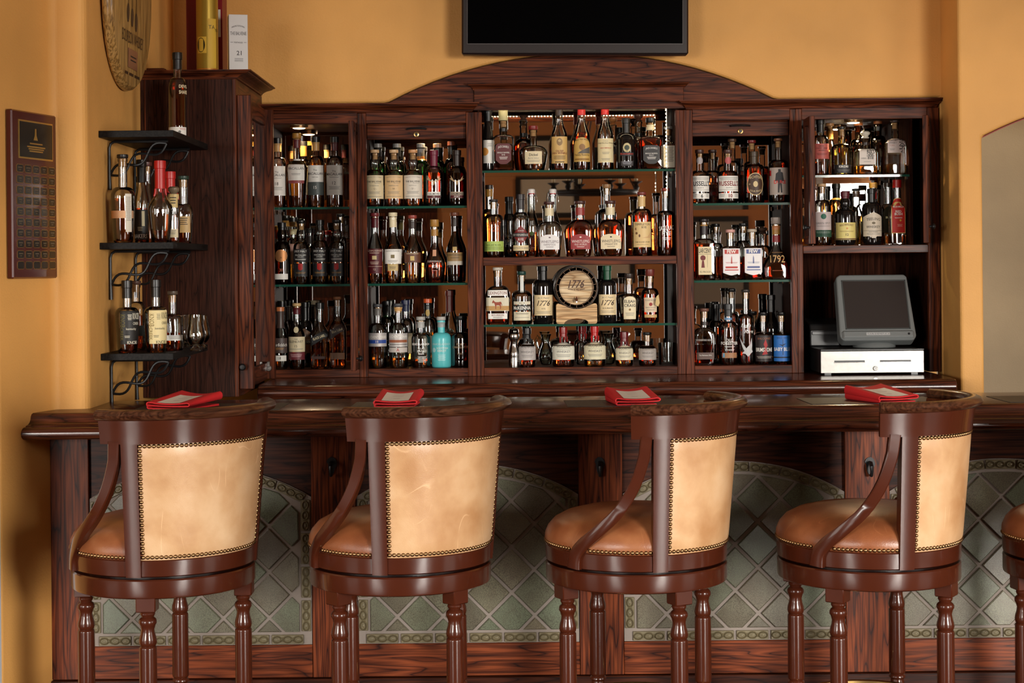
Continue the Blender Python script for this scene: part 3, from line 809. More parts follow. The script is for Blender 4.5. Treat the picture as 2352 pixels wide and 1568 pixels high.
obj('rail', MB().box(XS+.004, XS+.020, 5.81, 6.315, dz1-.06, dz1, .001), WY, dr)
q = P(559, 842, 5.785)
obj('knob', MB().lathe([(.0001, -.026), (.008, -.025), (.012, -.019), (.011, -.013), (.005, -.009), (.005, 0)], 16, (q.x, 5.785, q.z), axis='y'), BLACK, dr)
q = P(618, 845, 6.315)
lk = obj('lock', MB().lathe([(.0001, -.014), (.010, -.013), (.012, -.009), (.012, 0)], 16, (q.x, 6.315, q.z), axis='y'), STEEL, dr)
obj('thumb_turn', MB().box(q.x-.006, q.x+.006, 6.296, 6.302, q.z+.004, q.z+.026, .002), STEEL, lk)
# crown returned round the near end and along the face
h0, h1 = zs1-.002, Z(430, 160, YS0-.03)
pr = [(0, 0), (.10, .06), (.14, .2), (.24, .36), (.44, .54), (.68, .64), (.80, .72), (.84, .82), (.98, .86), (1, .92), (1, 1)]
pj = .055; rings = []
for a, b in pr:
    e = pj*a
    rings.append([(XL+.001, YS0-e*.5, h0+(h1-h0)*b), (XS+e, YS0-e*.5, h0+(h1-h0)*b), (XS+e, YS1-.03, h0+(h1-h0)*b), (XL+.001, YS1-.03, h0+(h1-h0)*b)])
obj('crown', MB().sweep(rings), WX, sc_)
ZTC = h1

# ------------------------------------------------------------------ black wall shelves on scrolled brackets
def wall_shelf(px, py, label):
    zt = Z(px, py, 5.18); xr = X(px, py, 5.18)
    t = thing('wall_shelf', label, 'shelf', (XL, 5.47, zt-.02), 0, 'scroll bracket shelves on the left wall')
    obj('board', MB().box(XL+.001, xr, 5.18, 5.766, zt-.0205, zt, .001), SHELFB, t)
    for yb in (5.29, 5.645):
        m = MB(); r = .0045; zb = zt-.021
        m.tube([(XL+.008, yb, zb-.155), (XL+.007, yb, zb-.10), (XL+.007, yb, zb-.025), (XL+.011, yb, zb-.011), (XL+.022, yb, zb-.0045), (XL+.10, yb, zb-.0045), (XL+.19, yb, zb-.0045)], [.0062]+[r]*6, 8)
        A = []; Bq = []
        n = 22; p0 = Vector((XL+.010, yb, zb-.108)); p1 = Vector((XL+.185, yb, zb-.012)); d = p1-p0; nn = Vector((-d.z, 0, d.x)).normalized()
        for k in range(n+1):
            u = k/n; w = .0165*math.sin(u*math.pi*3.0)
            A.append(p0+d*u+nn*w); Bq.append(p0+d*u-nn*w)
        m.tube(A, .0040, 7); m.tube(Bq, .0040, 7)
        obj('bracket', m, BLACK, t)
    return zt, xr
ZSH = []
for py, lb in ((298.6, 'topmost black wall shelf carrying a single tall dark bottle'), (555.7, 'middle black wall shelf carrying the red waxed bottles'), (810.8, 'lowest black wall shelf carrying tasting glasses')):
    ZSH.append(wall_shelf(398, py, lb))

# ------------------------------------------------------------------ television
tv = thing('television', 'black flat television mounted on the wall above the arch', 'television', (X(1320, 60, 6.24), 6.24, Z(1320, 126, 6.24)), 0)
tv.rotation_euler = (0, TH, 0)
wv = (1580-1060)*6.24/F
obj('casing', MB().box(-wv/2, wv/2, -.012, .045, 0, .52, .006), flat('tv_bezel', (.016,.010,.010), .35), tv, local=True)
obj('screen', MB().box(-wv/2+.022, wv/2-.022, -.0135, -.010, .040, .50), flat('tv_screen', (.0006,.0006,.0008), .25, spec=.04), tv, local=True)
obj('screen_bead', MB().box(-wv/2+.0205, wv/2-.0205, -.0132, -.0115, .0375, .040).box(-wv/2+.0200, -wv/2+.022, -.0132, -.0115, .0375, .50).box(wv/2-.022, wv/2-.0200, -.0132, -.0115, .0375, .50), flat('tv_bead', (.10,.09,.09), .3), tv, local=True)
obj('wall_mount', MB().box(-.18, .18, .045, .130, .16, .40), BLKPL, tv, local=True)
# ------------------------------------------------------------------ swivel bar stools
LEA_BACK = leather('tan_back_leather', (.44,.225,.095), (.58,.345,.175), (.70,.475,.28), .36)
LEA_SEAT = leather('brown_seat_leather', (.15,.042,.014), (.24,.075,.026), (.36,.145,.058), .34)
def az(a, r, z): return (r*math.sin(a), -r*math.cos(a), z)
RS = .2365
nm = MB().lathe([(.0054, 0), (.0050, .0018), (.0035, .0036), (.0013, .0045), (.0001, .0046)], 8, cap=False)
NAIL = mesh_of(nm, [NAILM], 'nail', fix=True)
def nail(parent, p, nrm):
    o = bpy.data.objects.new('nail', NAIL); COL.objects.link(o); o.parent = parent
    o.location = p; o.rotation_euler = Vector(nrm).to_track_quat('Z', 'Y').to_euler()
def leg_mesh():
    m = MB(); prof = []
    # block let into the apron, then the turned leg (origin at leg axis, floor)
    m.box(-.025, .025, -.026, .020, .628, .7085, .0025)
    prof = [(.016, .628), (.0175, .626), (.0190, .621), (.0165, .616), (.0150, .613), (.0200, .609), (.0225, .604), (.0225, .598), (.0190, .592), (.0165, .582), (.0180, .572),
            (.0215, .560), (.0225, .551), (.0205, .543), (.0185, .541), (.0215, .538), (.0220, .535), (.0220, .53), (.0222, .37), (.0215, .366), (.0185, .363), (.0220, .359), (.0222, .354),
            (.0175, .349), (.0185, .340), (.0225, .326), (.0235, .316), (.0215, .304), (.0180, .296), (.0215, .292), (.0215, .286), (.0190, .282), (.0200, .270), (.0205, .18), (.0175, .10), (.0150, .05), (.0165, .012), (.0160, 0)]
    m.lathe(prof[::-1], 18)
    return mesh_of(m, [MAHOG], 'leg', fix=True)
LEGME = leg_mesh()
def arc_strip(m, a0, a1, n, fn_in, fn_out, z0, z1):
    pass
def build_stool_meshes():
    D = {}
    m = MB().lathe([(.196, .661), (.230, .661), (RS-.001, .664), (RS, .668), (RS, .706), (RS-.003, .7095), (.196, .7095), (.196, .661)], 64, cap=False); D['apron'] = (m, MAHOGX)
    m = MB().lathe([(.0001, .7095), (.200, .7095), (.200, .7155), (.0001, .7155)], 32, cap=False); D['swivel_plate'] = (m, BLKPL)
    m = MB().lathe([(.15, .7155), (RS-.004, .7155), (RS, .7185), (RS+.001, .74), (RS+.001, .756), (RS-.003, .7595), (.15, .7595), (.15, .7155)], 64, cap=False); D['seat_frame'] = (m, MAHOGX)
    pr = [(.0001, .757), (.232, .757), (.2365, .762), (.2385, .772), (.2375, .784), (.230, .801), (.214, .819), (.185, .834), (.140, .845), (.08, .851), (.0001, .853)]
    m = MB().lathe(pr, 64, cap=False); D['seat_cushion'] = (m, LEA_SEAT)
    # crest rail with rolled top bead
    n = 40; A = math.radians(67); rings = []; beads = []
    for k in range(n+1):
        a = -A+2*A*k/n
        sec = [(.243, 1.050), (.268, 1.050), (.2705, 1.072), (.2750, 1.098), (.2770, 1.112), (.252, 1.112), (.246, 1.09)]
        rings.append([az(a, r, z) for r, z in sec])
        cs = []
        for j in range(10):
            g = 2*math.pi*j/10
            cs.append(az(a, .2730+.0225*math.cos(g), 1.1225+.0145*math.sin(g)))
        beads.append(cs)
    D['crest_rail'] = (MB().sweep(rings, smooth=True), MAHOGX)
    D['rolled_top'] = (MB().sweep(beads, smooth=True), WORNW)
    # back posts
    for nm_, a0 in (('back_post', math.radians(-50.5)), ('back_post2', math.radians(50.5))):
        rings = []
        hw = math.radians(4.6)
        for k in range(9):
            u = k/8; z = .7165+(1.052-.7165)*u; ro = RS+.0045+.026*u; ri = ro-.030
            rings.append([az(a0-hw, ri, z), az(a0-hw, ro, z), az(a0, ro+.0012, z), az(a0+hw, ro, z), az(a0+hw, ri, z)])
        D[nm_] = (MB().sweep(rings, smooth=True), MAHOG)
    # arms sweeping forward and down from the crest ends
    for nm_, sg in (('arm', -1), ('arm2', 1)):
        rings = []
        n = 28
        for k in range(n+1):
            u = k/n
            PT = [(59, 1.056), (59.6, 1.025), (60.8, .994), (66, .929), (75.5, .865), (89, .811), (98.5, .778), (104, .750), (105.5, .7165)]
            def pth(w):
                q = max(0.0, min(len(PT)-1.001, w*(len(PT)-1))); i_ = int(q); f_ = q-i_
                p0, p1, p2, p3 = PT[max(i_-1, 0)], PT[i_], PT[i_+1], PT[min(i_+2, len(PT)-1)]
                cr = lambda a_, b_, c_, d_: .5*(2*b_+(c_-a_)*f_+(2*a_-5*b_+4*c_-d_)*f_*f_+(3*b_-a_-3*c_+d_)*f_**3)
                return math.radians(cr(p0[0], p1[0], p2[0], p3[0])), cr(p0[1], p1[1], p2[1], p3[1])
            a, z = pth(u); a2, z2 = pth(min(1, u+.01)); a1_, z1_ = pth(max(0, u-.01))
            r = .2585-.0205*min(1, u*1.25)
            tx, tz = (a2-a1_)*.25, z2-z1_
            L_ = math.hypot(tx, tz); nx, nz = -tz/L_, tx/L_
            hw, ht = .0135+.0075*u**3, .0135-.004*u
            loop = []
            for (p, q) in ((-1, -.8), (-.8, -1), (.8, -1), (1, -.8), (1, .8), (.8, 1), (-.8, 1), (-1, .8)):
                loop.append(az(sg*(a+nx*p*hw/.25), r+q*ht, max(z+nz*p*hw, .7160)))
            rings.append(loop if sg > 0 else loop[::-1])
        m = MB().sweep(rings, smooth=True)
        D[nm_] = (m, MAHOG)
    # upholstered panel between the posts: outer and inner skins
    n, mrows = 26, 16; A = math.radians(47); vs = []; 
    for side in (0, 1):
        for j in range(mrows+1):
            v = j/mrows; z = .7585+(1.0525-.7585)*v
            for i in range(n+1):
                u = i/n; a = -A+2*A*u
                base = RS+.001+.026*v
                e = min(u, 1-u, .12)/.12; e2 = min(v, 1-v, .10)/.10
                puff = .0045*math.sqrt(max(0, e*(2-e)))*math.sqrt(max(0, e2*(2-e2)))
                r = base+puff-.002 if side == 0 else base-.030-puff*2.2
                vs.append(az(a, r, z))
    fs = []; W_ = n+1; off = W_*(mrows+1)
    for j in range(mrows):
        for i in range(n):
            q = (j*W_+i, j*W_+i+1, (j+1)*W_+i+1, (j+1)*W_+i); fs.append(q); fs.append(tuple(off+k for k in q[::-1]))
    for j in range(mrows):
        fs.append((j*W_, (j+1)*W_, off+(j+1)*W_, off+j*W_)); fs.append((j*W_+n, off+j*W_+n, off+(j+1)*W_+n, (j+1)*W_+n))
    for i in range(n):
        fs.append((i, off+i, off+i+1, i+1)); fs.append((mrows*W_+i, mrows*W_+i+1, off+mrows*W_+i+1, off+mrows*W_+i))
    D['back_upholstery'] = (MB().add(vs, fs, 0, True), LEA_BACK)
    out = {}
    for k, (m, mt) in D.items(): out[k] = mesh_of(m, [mt], k.rstrip('2'), fix=True)
    return out
SM = build_stool_meshes()
def stool(cx, R, phi, base, label, full=True):
    Y = 4.45; s = F/Y
    cy = 1290
    x = X(cx, cy, Y)
    t = thing('bar_stool', label, 'bar stool', (x, Y, 0), 0, None)
    for k in range(4):
        a = math.radians(base+90*k)
        o = obj('leg', LEGME, [], t, local=True); o.location = (.206*math.sin(a), -.206*math.cos(a), 0); o.rotation_euler = (0, 0, a)
    fr = MB().tube([(.186*math.sin(2*math.pi*k/36), -.186*math.cos(2*math.pi*k/36), .335) for k in range(36)], .0085, 8, closed=True)
    obj('foot_ring', fr, BRASS, t, local=True, label='brass foot ring')
    obj('apron', SM['apron'], [], t, local=True).rotation_euler = (0, 0, math.radians(base))
    ph = math.radians(phi)
    for k in ('swivel_plate', 'seat_frame', 'seat_cushion', 'crest_rail', 'rolled_top', 'back_post', 'back_post2', 'arm', 'arm2', 'back_upholstery'):
        o = obj(k.rstrip('2'), SM[k], [], t, local=True); o.rotation_euler = (0, 0, ph)
        if k == 'seat_cushion': cu = o
        if k == 'back_upholstery': bk = o
    # brass nail heads; those on the far side from the room are hidden by the stool itself
    step = .0112
    def vis(a): return math.cos(a+ph) > -.25
    na = int(2*math.pi*.2405/step)
    for k in range(na):
        a = 2*math.pi*k/na-math.pi
        if abs(a) < math.radians(55.5) or abs(abs(a)-math.radians(103)) < math.radians(7): continue
        if vis(a): nail(cu, az(a, .2368, .7655), (math.sin(a), -math.cos(a), .1))
    A = math.radians(44.6)
    def rad(z): return RS+.0005+.026*(z-.7585)/.294+.0006
    for z in (.7665, 1.0445):
        nb = int(2*A*rad(z)/step)
        for k in range(nb+1):
            a = -A+2*A*k/nb
            if vis(a): nail(bk, az(a, rad(z), z), (math.sin(a), -math.cos(a), 0))
    nv = int((1.0445-.7665)/step)
    for sg in (-1, 1):
        for k in range(1, nv):
            z = .7665+(1.0445-.7665)*k/nv
            if vis(sg*A): nail(bk, az(sg*A, rad(z), z), (math.sin(sg*A), -math.cos(sg*A), 0))
    return t
stool(377, 208, 44, 0, 'leather bar stool nearest the plaque wall, one leg square to the room')
stool(920, 198, 42, 45, 'leather bar stool with creased tan back, second from the plaque wall')
stool(1461, 204, 61, 27, 'smooth pale-backed leather bar stool, third from the plaque wall')
stool(1994, 207, 62, -33, 'pale-backed leather bar stool in front of the till end, fourth from plaque wall')
stool(2518, 207, 62, 10, 'leather bar stool past the till, mostly out of view')

# ------------------------------------------------------------------ place settings on the bar
def mat_weave(name):
    m, nt, b, N, L = _new(name)
    tc = N.new('ShaderNodeTexCoord'); w1 = N.new('ShaderNodeTexWave'); w1.bands_direction = 'X'; w1.inputs['Scale'].default_value = 62
    w2 = N.new('ShaderNodeTexWave'); w2.bands_direction = 'Y'; w2.inputs['Scale'].default_value = 62
    for w in (w1, w2): L.new(tc.outputs['Object'], w.inputs['Vector'])
    mu = N.new('ShaderNodeMath'); mu.operation = 'MULTIPLY'; L.new(w1.outputs['Fac'], mu.inputs[0]); L.new(w2.outputs['Fac'], mu.inputs[1])
    r = ramp(N, [(.05, (.012,.008,.006)), (.5, (.085,.062,.048))]); L.new(mu.outputs[0], r.inputs[0]); L.new(r.outputs[0], b.inputs['Base Color'])
    bp = N.new('ShaderNodeBump'); bp.inputs['Strength'].default_value = .6; bp.inputs['Distance'].default_value = .001; L.new(mu.outputs[0], bp.inputs['Height']); L.new(bp.outputs['Normal'], b.inputs['Normal'])
    b.inputs['Roughness'].default_value = .45
    return m
WEAVE = mat_weave('woven_vinyl')
REDC = flat('red_linen', (.62,.012,.016), .75, bump=.3, bscale=900)
def placemat(px0, px1, rot, label, y0=4.925, d=.235):
    xa, xb = X(px0, 940, 4.93), X(px1, 940, 4.93)
    o = obj('placemat', MB().box(-(xb-xa)/2, (xb-xa)/2, -d/2, d/2, 0, .0016, .0005), WEAVE)
    o.location = ((xa+xb)/2, y0+d/2+.006, ZB+.0002); o.rotation_euler = (0, 0, math.radians(rot))
    tag(o, label, 'placemat', 'woven placemats along the bar')
placemat(300, 640, 0, 'dark woven placemat under the red napkin nearest the wall shelves')
placemat(800, 1085, -1, 'dark woven placemat under the red napkin facing the turquoise bottle')
placemat(1302, 1590, 1, 'dark woven placemat under the red napkin facing the small barrel')
placemat(1862, 2170, 1.5, 'dark woven placemat under the red napkin in front of the till')
placemat(2318, 2640, 1, 'dark woven placemat without a napkin beyond the last stool')
def napkin(px, py, rot, w, d, label):
    q = P(px, py, 5.02)
    t = thing('napkin', label, 'napkin', (q.x, 5.03, ZB+.0021), math.radians(rot))
    # folded cloth: three thick layers joined by soft folds, seen end-on toward the room
    th = .0036; prof = []
    L0, L1 = -w/2, w/2
    z1, z2, z3 = .002, .010, .0215
    def layer(x):
        return .0035*math.sin((x-L0)/(L1-L0)*math.pi)
    N_ = 14
    path = [(L1*.96, z1)]+[(L1+(L0-L1)*k/N_, z1) for k in range(1, N_)]
    path += [(L0-.004*math.sin(math.pi*k/6), z1+(z3*.62-z1)*(1-math.cos(math.pi*k/6))/2) for k in range(7)]
    path += [(L0+(L1-L0)*k/N_, z3*.62-layer(L0+(L1-L0)*k/N_)*.5) for k in range(1, N_)]
    path += [(L1+.009*math.sin(math.pi*k/6), z3*.62+(z3+.004-z3*.62)*(1-math.cos(math.pi*k/6))/2) for k in range(7)]
    path += [(L1+(L0-L1)*k/N_, z3+.004-layer(L1+(L0-L1)*k/N_)*1.6) for k in range(1, N_+1)]
    path += [(L0-.006*math.sin(math.pi*k/5), z3+.004-(.016)*(1-math.cos(math.pi*k/5))/2) for k in range(1, 6)]
    KY = lambda yy: .78+.80*(yy+d/2)/d
    rings = []
    for yy, ky in ((-d/2, KY(-d/2)), (-d/4, KY(-d/4)), (0, KY(0)), (d/4, KY(d/4)), (d/2, KY(d/2))):
        up = []; dn = []
        for i, (x, z) in enumerate(path):
            a = path[max(i-1, 0)]; b = path[min(i+1, len(path)-1)]
            tx, tz = b[0]-a[0], b[1]-a[1]; l = math.hypot(tx, tz) or 1
            nx, nz = -tz/l*th/2, tx/l*th/2
            up.append((x+nx, yy, max((z+nz)*ky, 0))); dn.append((x-nx, yy, max((z-nz)*ky, 0)))
        rings.append(up+dn[::-1])
    obj('cloth', MB().sweep(rings, smooth=True), REDC, t, local=True)
    cm = MB(); c = []
    for j in range(5):
        for i in range(7):
            x = -.040+.080*i/6; yy = -d*.48+(.120)*j/4
            kk = KY(yy)
            c.append((x, yy, (z3+.004-.0035*math.sin((x+w/2)/w*math.pi)*1.6+th/2)*kk+.0010))
    cm.add(c, [(j*7+i, j*7+i+1, (j+1)*7+i+1, (j+1)*7+i) for j in range(4) for i in range(6)], 0, True)
    cd = obj('card', cm, paper(236, 230, 220), t, local=True)
    lm = MB()
    for i, yy in enumerate((-.25*d, -.05*d, .10*d)):
        for x0_, x1_ in ((-.016, .016),) if i else ((-.010, .010),):
            kk = KY(yy)
            zz = lambda x: (z3+.004-.0035*math.sin((x+w/2)/w*math.pi)*1.6+th/2)*kk+.0016
            lm.add([(x0_, yy, zz(x0_)), (x1_, yy, zz(x1_)), (x1_, yy+.0035, zz(x1_)), (x0_, yy+.0035, zz(x0_))], [(0,1,2,3)])
    obj('print', lm, ink(160, 120, 112), cd, local=True)
napkin(422, 940, -24, .135, .17, 'folded red napkin with white card, nearest the wall shelves')
napkin(915, 938, -4, .112, .16, 'folded red napkin with white card, in front of the turquoise bottle')
napkin(1452, 934, 8, .118, .16, 'folded red napkin with white card, in front of the small barrel')
napkin(2025, 925, 24, .125, .17, 'folded red napkin with white card, in front of the till')

# ------------------------------------------------------------------ till
YD = 6.235
dx0, dx1 = X(1885, 830, YD), X(2122, 830, YD)
zd0, zd1 = ZC+.008, ZC+.008+.080
cd = thing('cash_drawer', 'steel fronted cash drawer with two slots on the back counter', 'cash drawer', ((dx0+dx1)/2, 6.42, ZC+.0005))
obj('case', MB().box(dx0, dx1, YD+.006, YD+.40, zd0, zd1+.006, .002), BLKPL, cd)
obj('lid_edge', MB().box(dx0-.001, dx1+.001, YD-.004, YD+.02, zd1+.001, zd1+.008, .002), BLKPL, cd)
fp = obj('front_panel', MB().box(dx0, dx1, YD-.002, YD+.006, zd0, zd1, .001), flat('scuffed_steel', (.36,.345,.325), .42, 1.0, bump=.12, bscale=60, var=.25), cd)
for a, b in ((1916, 1986), (2021, 2092)):
    m = MB().box(X(a, 830, YD), X(b, 830, YD), YD-.004, YD-.001, Z(2000, 831, YD), Z(2000, 827, YD), .001)
    obj('slot', m, BLKPL, fp); obj('slot_rim', MB().box(X(a, 830, YD)-.002, X(b, 830, YD)+.002, YD-.0032, YD-.0015, Z(2000, 832, YD)-.001, Z(2000, 831, YD)), CHROME, fp)
q = P(2010, 847, YD)
obj('lock', MB().lathe([(.0001, -.007), (.007, -.007), (.0085, -.005), (.0085, 0)], 16, (q.x, YD-.002, zd0+.016), axis='y'), CHROME, fp)
for xx in (dx0+.03, dx1-.03): obj('foot', MB().box(xx-.012, xx+.012, YD+.02, YD+.05, ZC+.0005, zd0), BLKPL, cd)
# touch screen terminal leaning back
pv = P(2018, 784, 6.30)
ps = thing('point_of_sale_terminal', 'grey touch screen terminal leaning back on the cash drawer', 'terminal', (pv.x, 6.36, zd1+.0075))
GREY = flat('terminal_grey', (.15,.16,.16), .38, bump=.1, bscale=700)
obj('base', MB().lathe([(.078, 0), (.080, .004), (.072, .016), (.045, .024), (.03, .05), (.03, .07)], 24, (0, .02, 0)), GREY, ps, local=True)
hd = bpy.data.objects.new('screen_head', None); COL.objects.link(hd); hd.parent = ps; hd.location = (0, -.045, pv.z-(zd1+.0075)+.002); hd.rotation_euler = (math.radians(-24), 0, 0)
w2 = .1425; hh = .262
fr = [(-w2+.012, -.004), (w2-.012, -.004), (w2, .012), (w2-.012, hh-.01), (w2-.022, hh), (-w2+.020, hh), (-w2+.006, hh-.01), (-w2, .012)]
m = MB().prism(fr, -.018, .040, 'xz'); o = obj('housing', m, GREY, hd, local=True); bevel(o, .009, 3)
o = obj('lower_bezel', MB().box(-w2+.008, w2-.008, -.026, -.010, .0, .034, .010), GREY, hd, local=True); bevel(o, .004, 2)
obj('screen', MB().box(-w2+.028, w2-.024, -.0195, -.0165, .043, hh-.028), flat('terminal_screen', (.030,.024,.023), .22), hd, local=True)
m = MB()
for a in (( -w2+.024, w2-.020, .039, .043), (-w2+.024, w2-.020, hh-.028, hh-.024)): m.box(a[0], a[1], -.0205, -.0165, a[2], a[3])
for a in ((-w2+.024, -w2+.028), (w2-.024, w2-.020)): m.box(a[0], a[1], -.0205, -.0165, .039, hh-.024)
obj('screen_bead', m, flat('terminal_bead', (.05,.055,.055), .3), hd, local=True)
st_ = obj('sticker', MB().box(-.045, .042, -.0268, -.0255, .0125, .0225), flat('sticker_grey', (.42,.42,.42), .5), hd, local=True)
m = MB(); letter(m, '172.16.98.135 RSF-REST2 BC 20', -.0015, .0175, .006, lambda x, z: (x, -.0273, z), wmax=.082)
obj('print', m, INK, st_, local=True)
obj('button', MB().lathe([(.0001, -.028), (.004, -.028), (.0045, -.025)], 12, (w2-.03, 0, .017), axis='y'), BLKPL, hd, local=True)
rp_ = thing('receipt_printer', 'black receipt printer behind the cash drawer', 'printer', (X(1889, 780, 6.52), 6.54, zd1+.0065))
m = MB().prism([(-.075, 0), (.075, 0), (.075, .095), (.05, .105), (-.06, .085), (-.075, .06)], -.058, .058, 'yz'); o = obj('case', m, BLKPL, rp_, local=True); bevel(o, .006, 2)
obj('cover_lip', MB().box(-.050, .050, -.079, -.073, .045, .058, .002), flat('printer_lip', (.04,.04,.042), .3), rp_, local=True)
# ------------------------------------------------------------------ plaque on the splayed wall
pa = Vector((-1.362, 5.012, 0)); pbv = Vector((-1.432, 4.735, 0)); dv = (pbv-pa).normalized()
ang = math.atan2(-dv.y, -dv.x)     # local +x runs from near to far along the wall, local -y faces the room
def wall_y(px):     # depth on the splayed wall seen at pixel px
    k = (px-PX0)/F
    return (pa.x-dv.x/dv.y*pa.y)/(k-dv.x/dv.y)
yn, yf = wall_y(14), wall_y(117)
pn = pa+dv*((yn-pa.y)/dv.y); pf = pa+dv*((yf-pa.y)/dv.y); cen = (pn+pf)/2
WP = (pf-pn).length; zt = Z(14, 250, yn); zb_ = Z(14, 640, yn); HP = zt-zb_
pq = thing('award_plaque', 'red lacquered wall plaque with rows of small black name plates', 'plaque', (cen.x, cen.y, zb_), ang)
o = obj('board', MB().box(-WP/2, WP/2, -.022, -.001, 0, HP, .004), flat('red_lacquer', (.070,.005,.004), .22, coat=.25), pq, local=True)
GOLDM = flat('gold_foil', (.60,.42,.13), .35, .9); BLKM = flat('black_brass', (.010,.009,.008), .25, .2)
hp = obj('header_plate', MB().box(-WP*.36, WP*.40, -.0240, -.0222, HP*.715, HP*.945), GOLDM, pq, local=True)
pl_ = obj('header_face', MB().box(-WP*.345, WP*.385, -.0248, -.0238, HP*.725, HP*.935), BLKM, hp, local=True)
m = MB()
m.prism([(-.012, HP*.83), (.012, HP*.83), (.005, HP*.86), (.004, HP*.90), (-.003, HP*.90), (-.005, HP*.86)], -.0254, -.0250, 'xz')
for k, (w_, z_) in enumerate(((.07, .805), (.10, .785), (.085, .772), (.075, .759))): m.box(-w_/2+.003, w_/2+.003, -.0254, -.0250, HP*z_, HP*z_+.004)
obj('engraving', m, GOLDM, pl_, local=True)
cw, chh = WP*.150, HP*.048
pm = MB()
oct_ = lambda w, h, c: [(-w/2+c, -h/2), (w/2-c, -h/2), (w/2, -h/2+c), (w/2, h/2-c), (w/2-c, h/2), (-w/2+c, h/2), (-w/2, h/2-c), (-w/2, -h/2+c)]
pm.prism(oct_(cw, chh, .004), -.0008, 0, 'xz', 0); pm.prism(oct_(cw-.0022, chh-.0022, .0035), -.0012, -.0004, 'xz', 1)
PLME = mesh_of(pm, [GOLDM, BLKM], 'name_plate', fix=True)
for r in range(10):
    for c_ in range(5):
        o = obj('name_plate', PLME, [], pq, local=True); o.location = ((c_-2)*WP*.178+WP*.02, -.0222, HP*(.655-.064*r))
        if r < 9 and (r < 8 or c_ < 4):
            lm = MB(); w_ = cw*random.uniform(.4, .6)
            lm.box(-w_/2, w_/2, -.0016, -.0012, .001, .004).box(-w_*.25, w_*.25, -.0016, -.0012, -.005, -.0025)
            obj('engraving', lm, flat('engraving_grey', (.12,.095,.06), .5), o, local=True)
# ------------------------------------------------------------------ barrel-head sign on the left wall
yc_, zc_, rb_ = 5.49, Z(290, 208, 5.49)+.292, .292
sg_ = thing('barrel_head_sign', 'round pale oak barrel head sign with branded lettering', 'sign', (XL+.002, yc_, zc_-rb_), 0)
sg_.rotation_euler = (0, math.radians(1.5), 0)
fnS = lambda x, z: (.0335, x, z+rb_)
m = MB(); 
m.lathe([(rb_-.004, 0), (rb_, .006), (rb_-.002, .020), (rb_-.014, .032)], 64, (0, 0, rb_), axis='x')
obj('board', m, SIGNW, sg_, local=True, label='pale varnished oak disc')
m = MB()
letter(m, 'BOURBON WHISKEY', 0.005, -.125, .040, fnS, wmax=.30)
for k in range(3):
    x0_ = -.07+k*.058; z0_ = -.045-k*.008
    pts = []
    for j in range(14):
        a = 2*math.pi*j/14; pts.append((x0_+.017*math.sin(a), z0_+.035*math.cos(a)*(1 if math.cos(a) < 0 else .75)))
    m2 = MB().add([fnS(*p) for p in pts], [tuple(range(14))])
    m2.add([fnS(x0_-.0025, z0_+.025), fnS(x0_+.0025, z0_+.025), fnS(x0_+.0025, z0_+.19), fnS(x0_-.0025, z0_+.19)], [(0,1,2,3)])
    obj('branded_mark', m2, flat('brand_brown', (.06,.028,.012), .6), sg_, local=True)
obj('lettering', m, flat('brand_brown', (.06,.028,.012), .6), sg_, local=True)
sp_ = MB()
for k in range(14):
    if k in (3, 8): continue
    sp_.add([fnS(-.10+k*.015, -.246), fnS(-.089+k*.015, -.246), fnS(-.089+k*.015, -.237), fnS(-.10+k*.015, -.237)], [(0,1,2,3)])
o = obj('small_print', sp_, flat('brand_brown', (.06,.028,.012), .6), sg_, local=True); o['kind'] = 'stuff'
np_ = obj('name_plate', MB().box(.0332, .0345, -.062, .066, rb_-.222, rb_-.160), flat('copper_plate', (.42,.20,.12), .35, .6), sg_, local=True)
m = MB()
for k in range(2): m.add([(.0350, -.035, rb_-.186-k*.012), (.0350, .045, rb_-.186-k*.012), (.0350, .045, rb_-.182-k*.012), (.0350, -.035, rb_-.182-k*.012)], [(0,1,2,3)])
obj('engraving', m, INK, np_, local=True)
# ------------------------------------------------------------------ boxes on top of the tall cabinet
def box_px(a, b, Y): return X(a, 80, Y), X(b, 80, Y)
xa, xb = box_px(428, 511, 6.12)
rb = thing('gift_box', 'tall dark red gift box behind the gold tube on the cabinet top', 'box', ((xa+xb)/2, 6.17, ZTC))
obj('carton', MB().box(xa, xb, 6.12, 6.22, ZTC, ZTC+.36, .001), flat('red_card', (.20,.004,.010), .4), rb)
obj('patterned_foot', MB().box(xa-.0005, xb+.0005, 6.1195, 6.2205, ZTC+.003, ZTC+.018), flat('rose_band', (.45,.16,.12), .5), rb)
m = MB().box(X(500, 80, 6.12), X(507, 80, 6.12), 6.1185, 6.12, Z(505, 85, 6.12), Z(505, 22, 6.12)); obj('label', m, paper(214, 208, 196), rb)
Yt = 6.03; rt = (500-450)/2*Yt/F; tcx = X(476, 80, Yt)
tb = thing('gift_tube', 'gold cardboard whisky tube standing on the cabinet top', 'tube', (tcx, Yt, ZTC))
obj('tube', MB().lathe([(rt, 0), (rt, .40)], 32, (0,0,0)), flat('gold_card', (.42,.27,.035), .35, .55), tb, local=True)
fnT = lambda r: (lambda x, z: (r*math.sin(x/r), -r*math.cos(x/r), z))
def patch(mb, fn, x0, x1, z0, z1, n=8, mi=0):
    vs = []; 
    for i in range(n+1):
        x = x0+(x1-x0)*i/n; vs += [fn(x, z0), fn(x, z1)]
    mb.add(vs, [(2*i, 2*i+2, 2*i+3, 2*i+1) for i in range(n)], mi, True)
m = MB(); patch(m, fnT(rt+.0006), -.034, .004, .088, .146); patch(m, fnT(rt+.0006), .010, .042, .035, .210)
lb = obj('label', m, paper(222, 178, 60), tb, local=True)
m = MB(); pts = [(-.017+.016*math.sin(2*math.pi*k/16), .117+.026*math.cos(2*math.pi*k/16)) for k in range(16)]
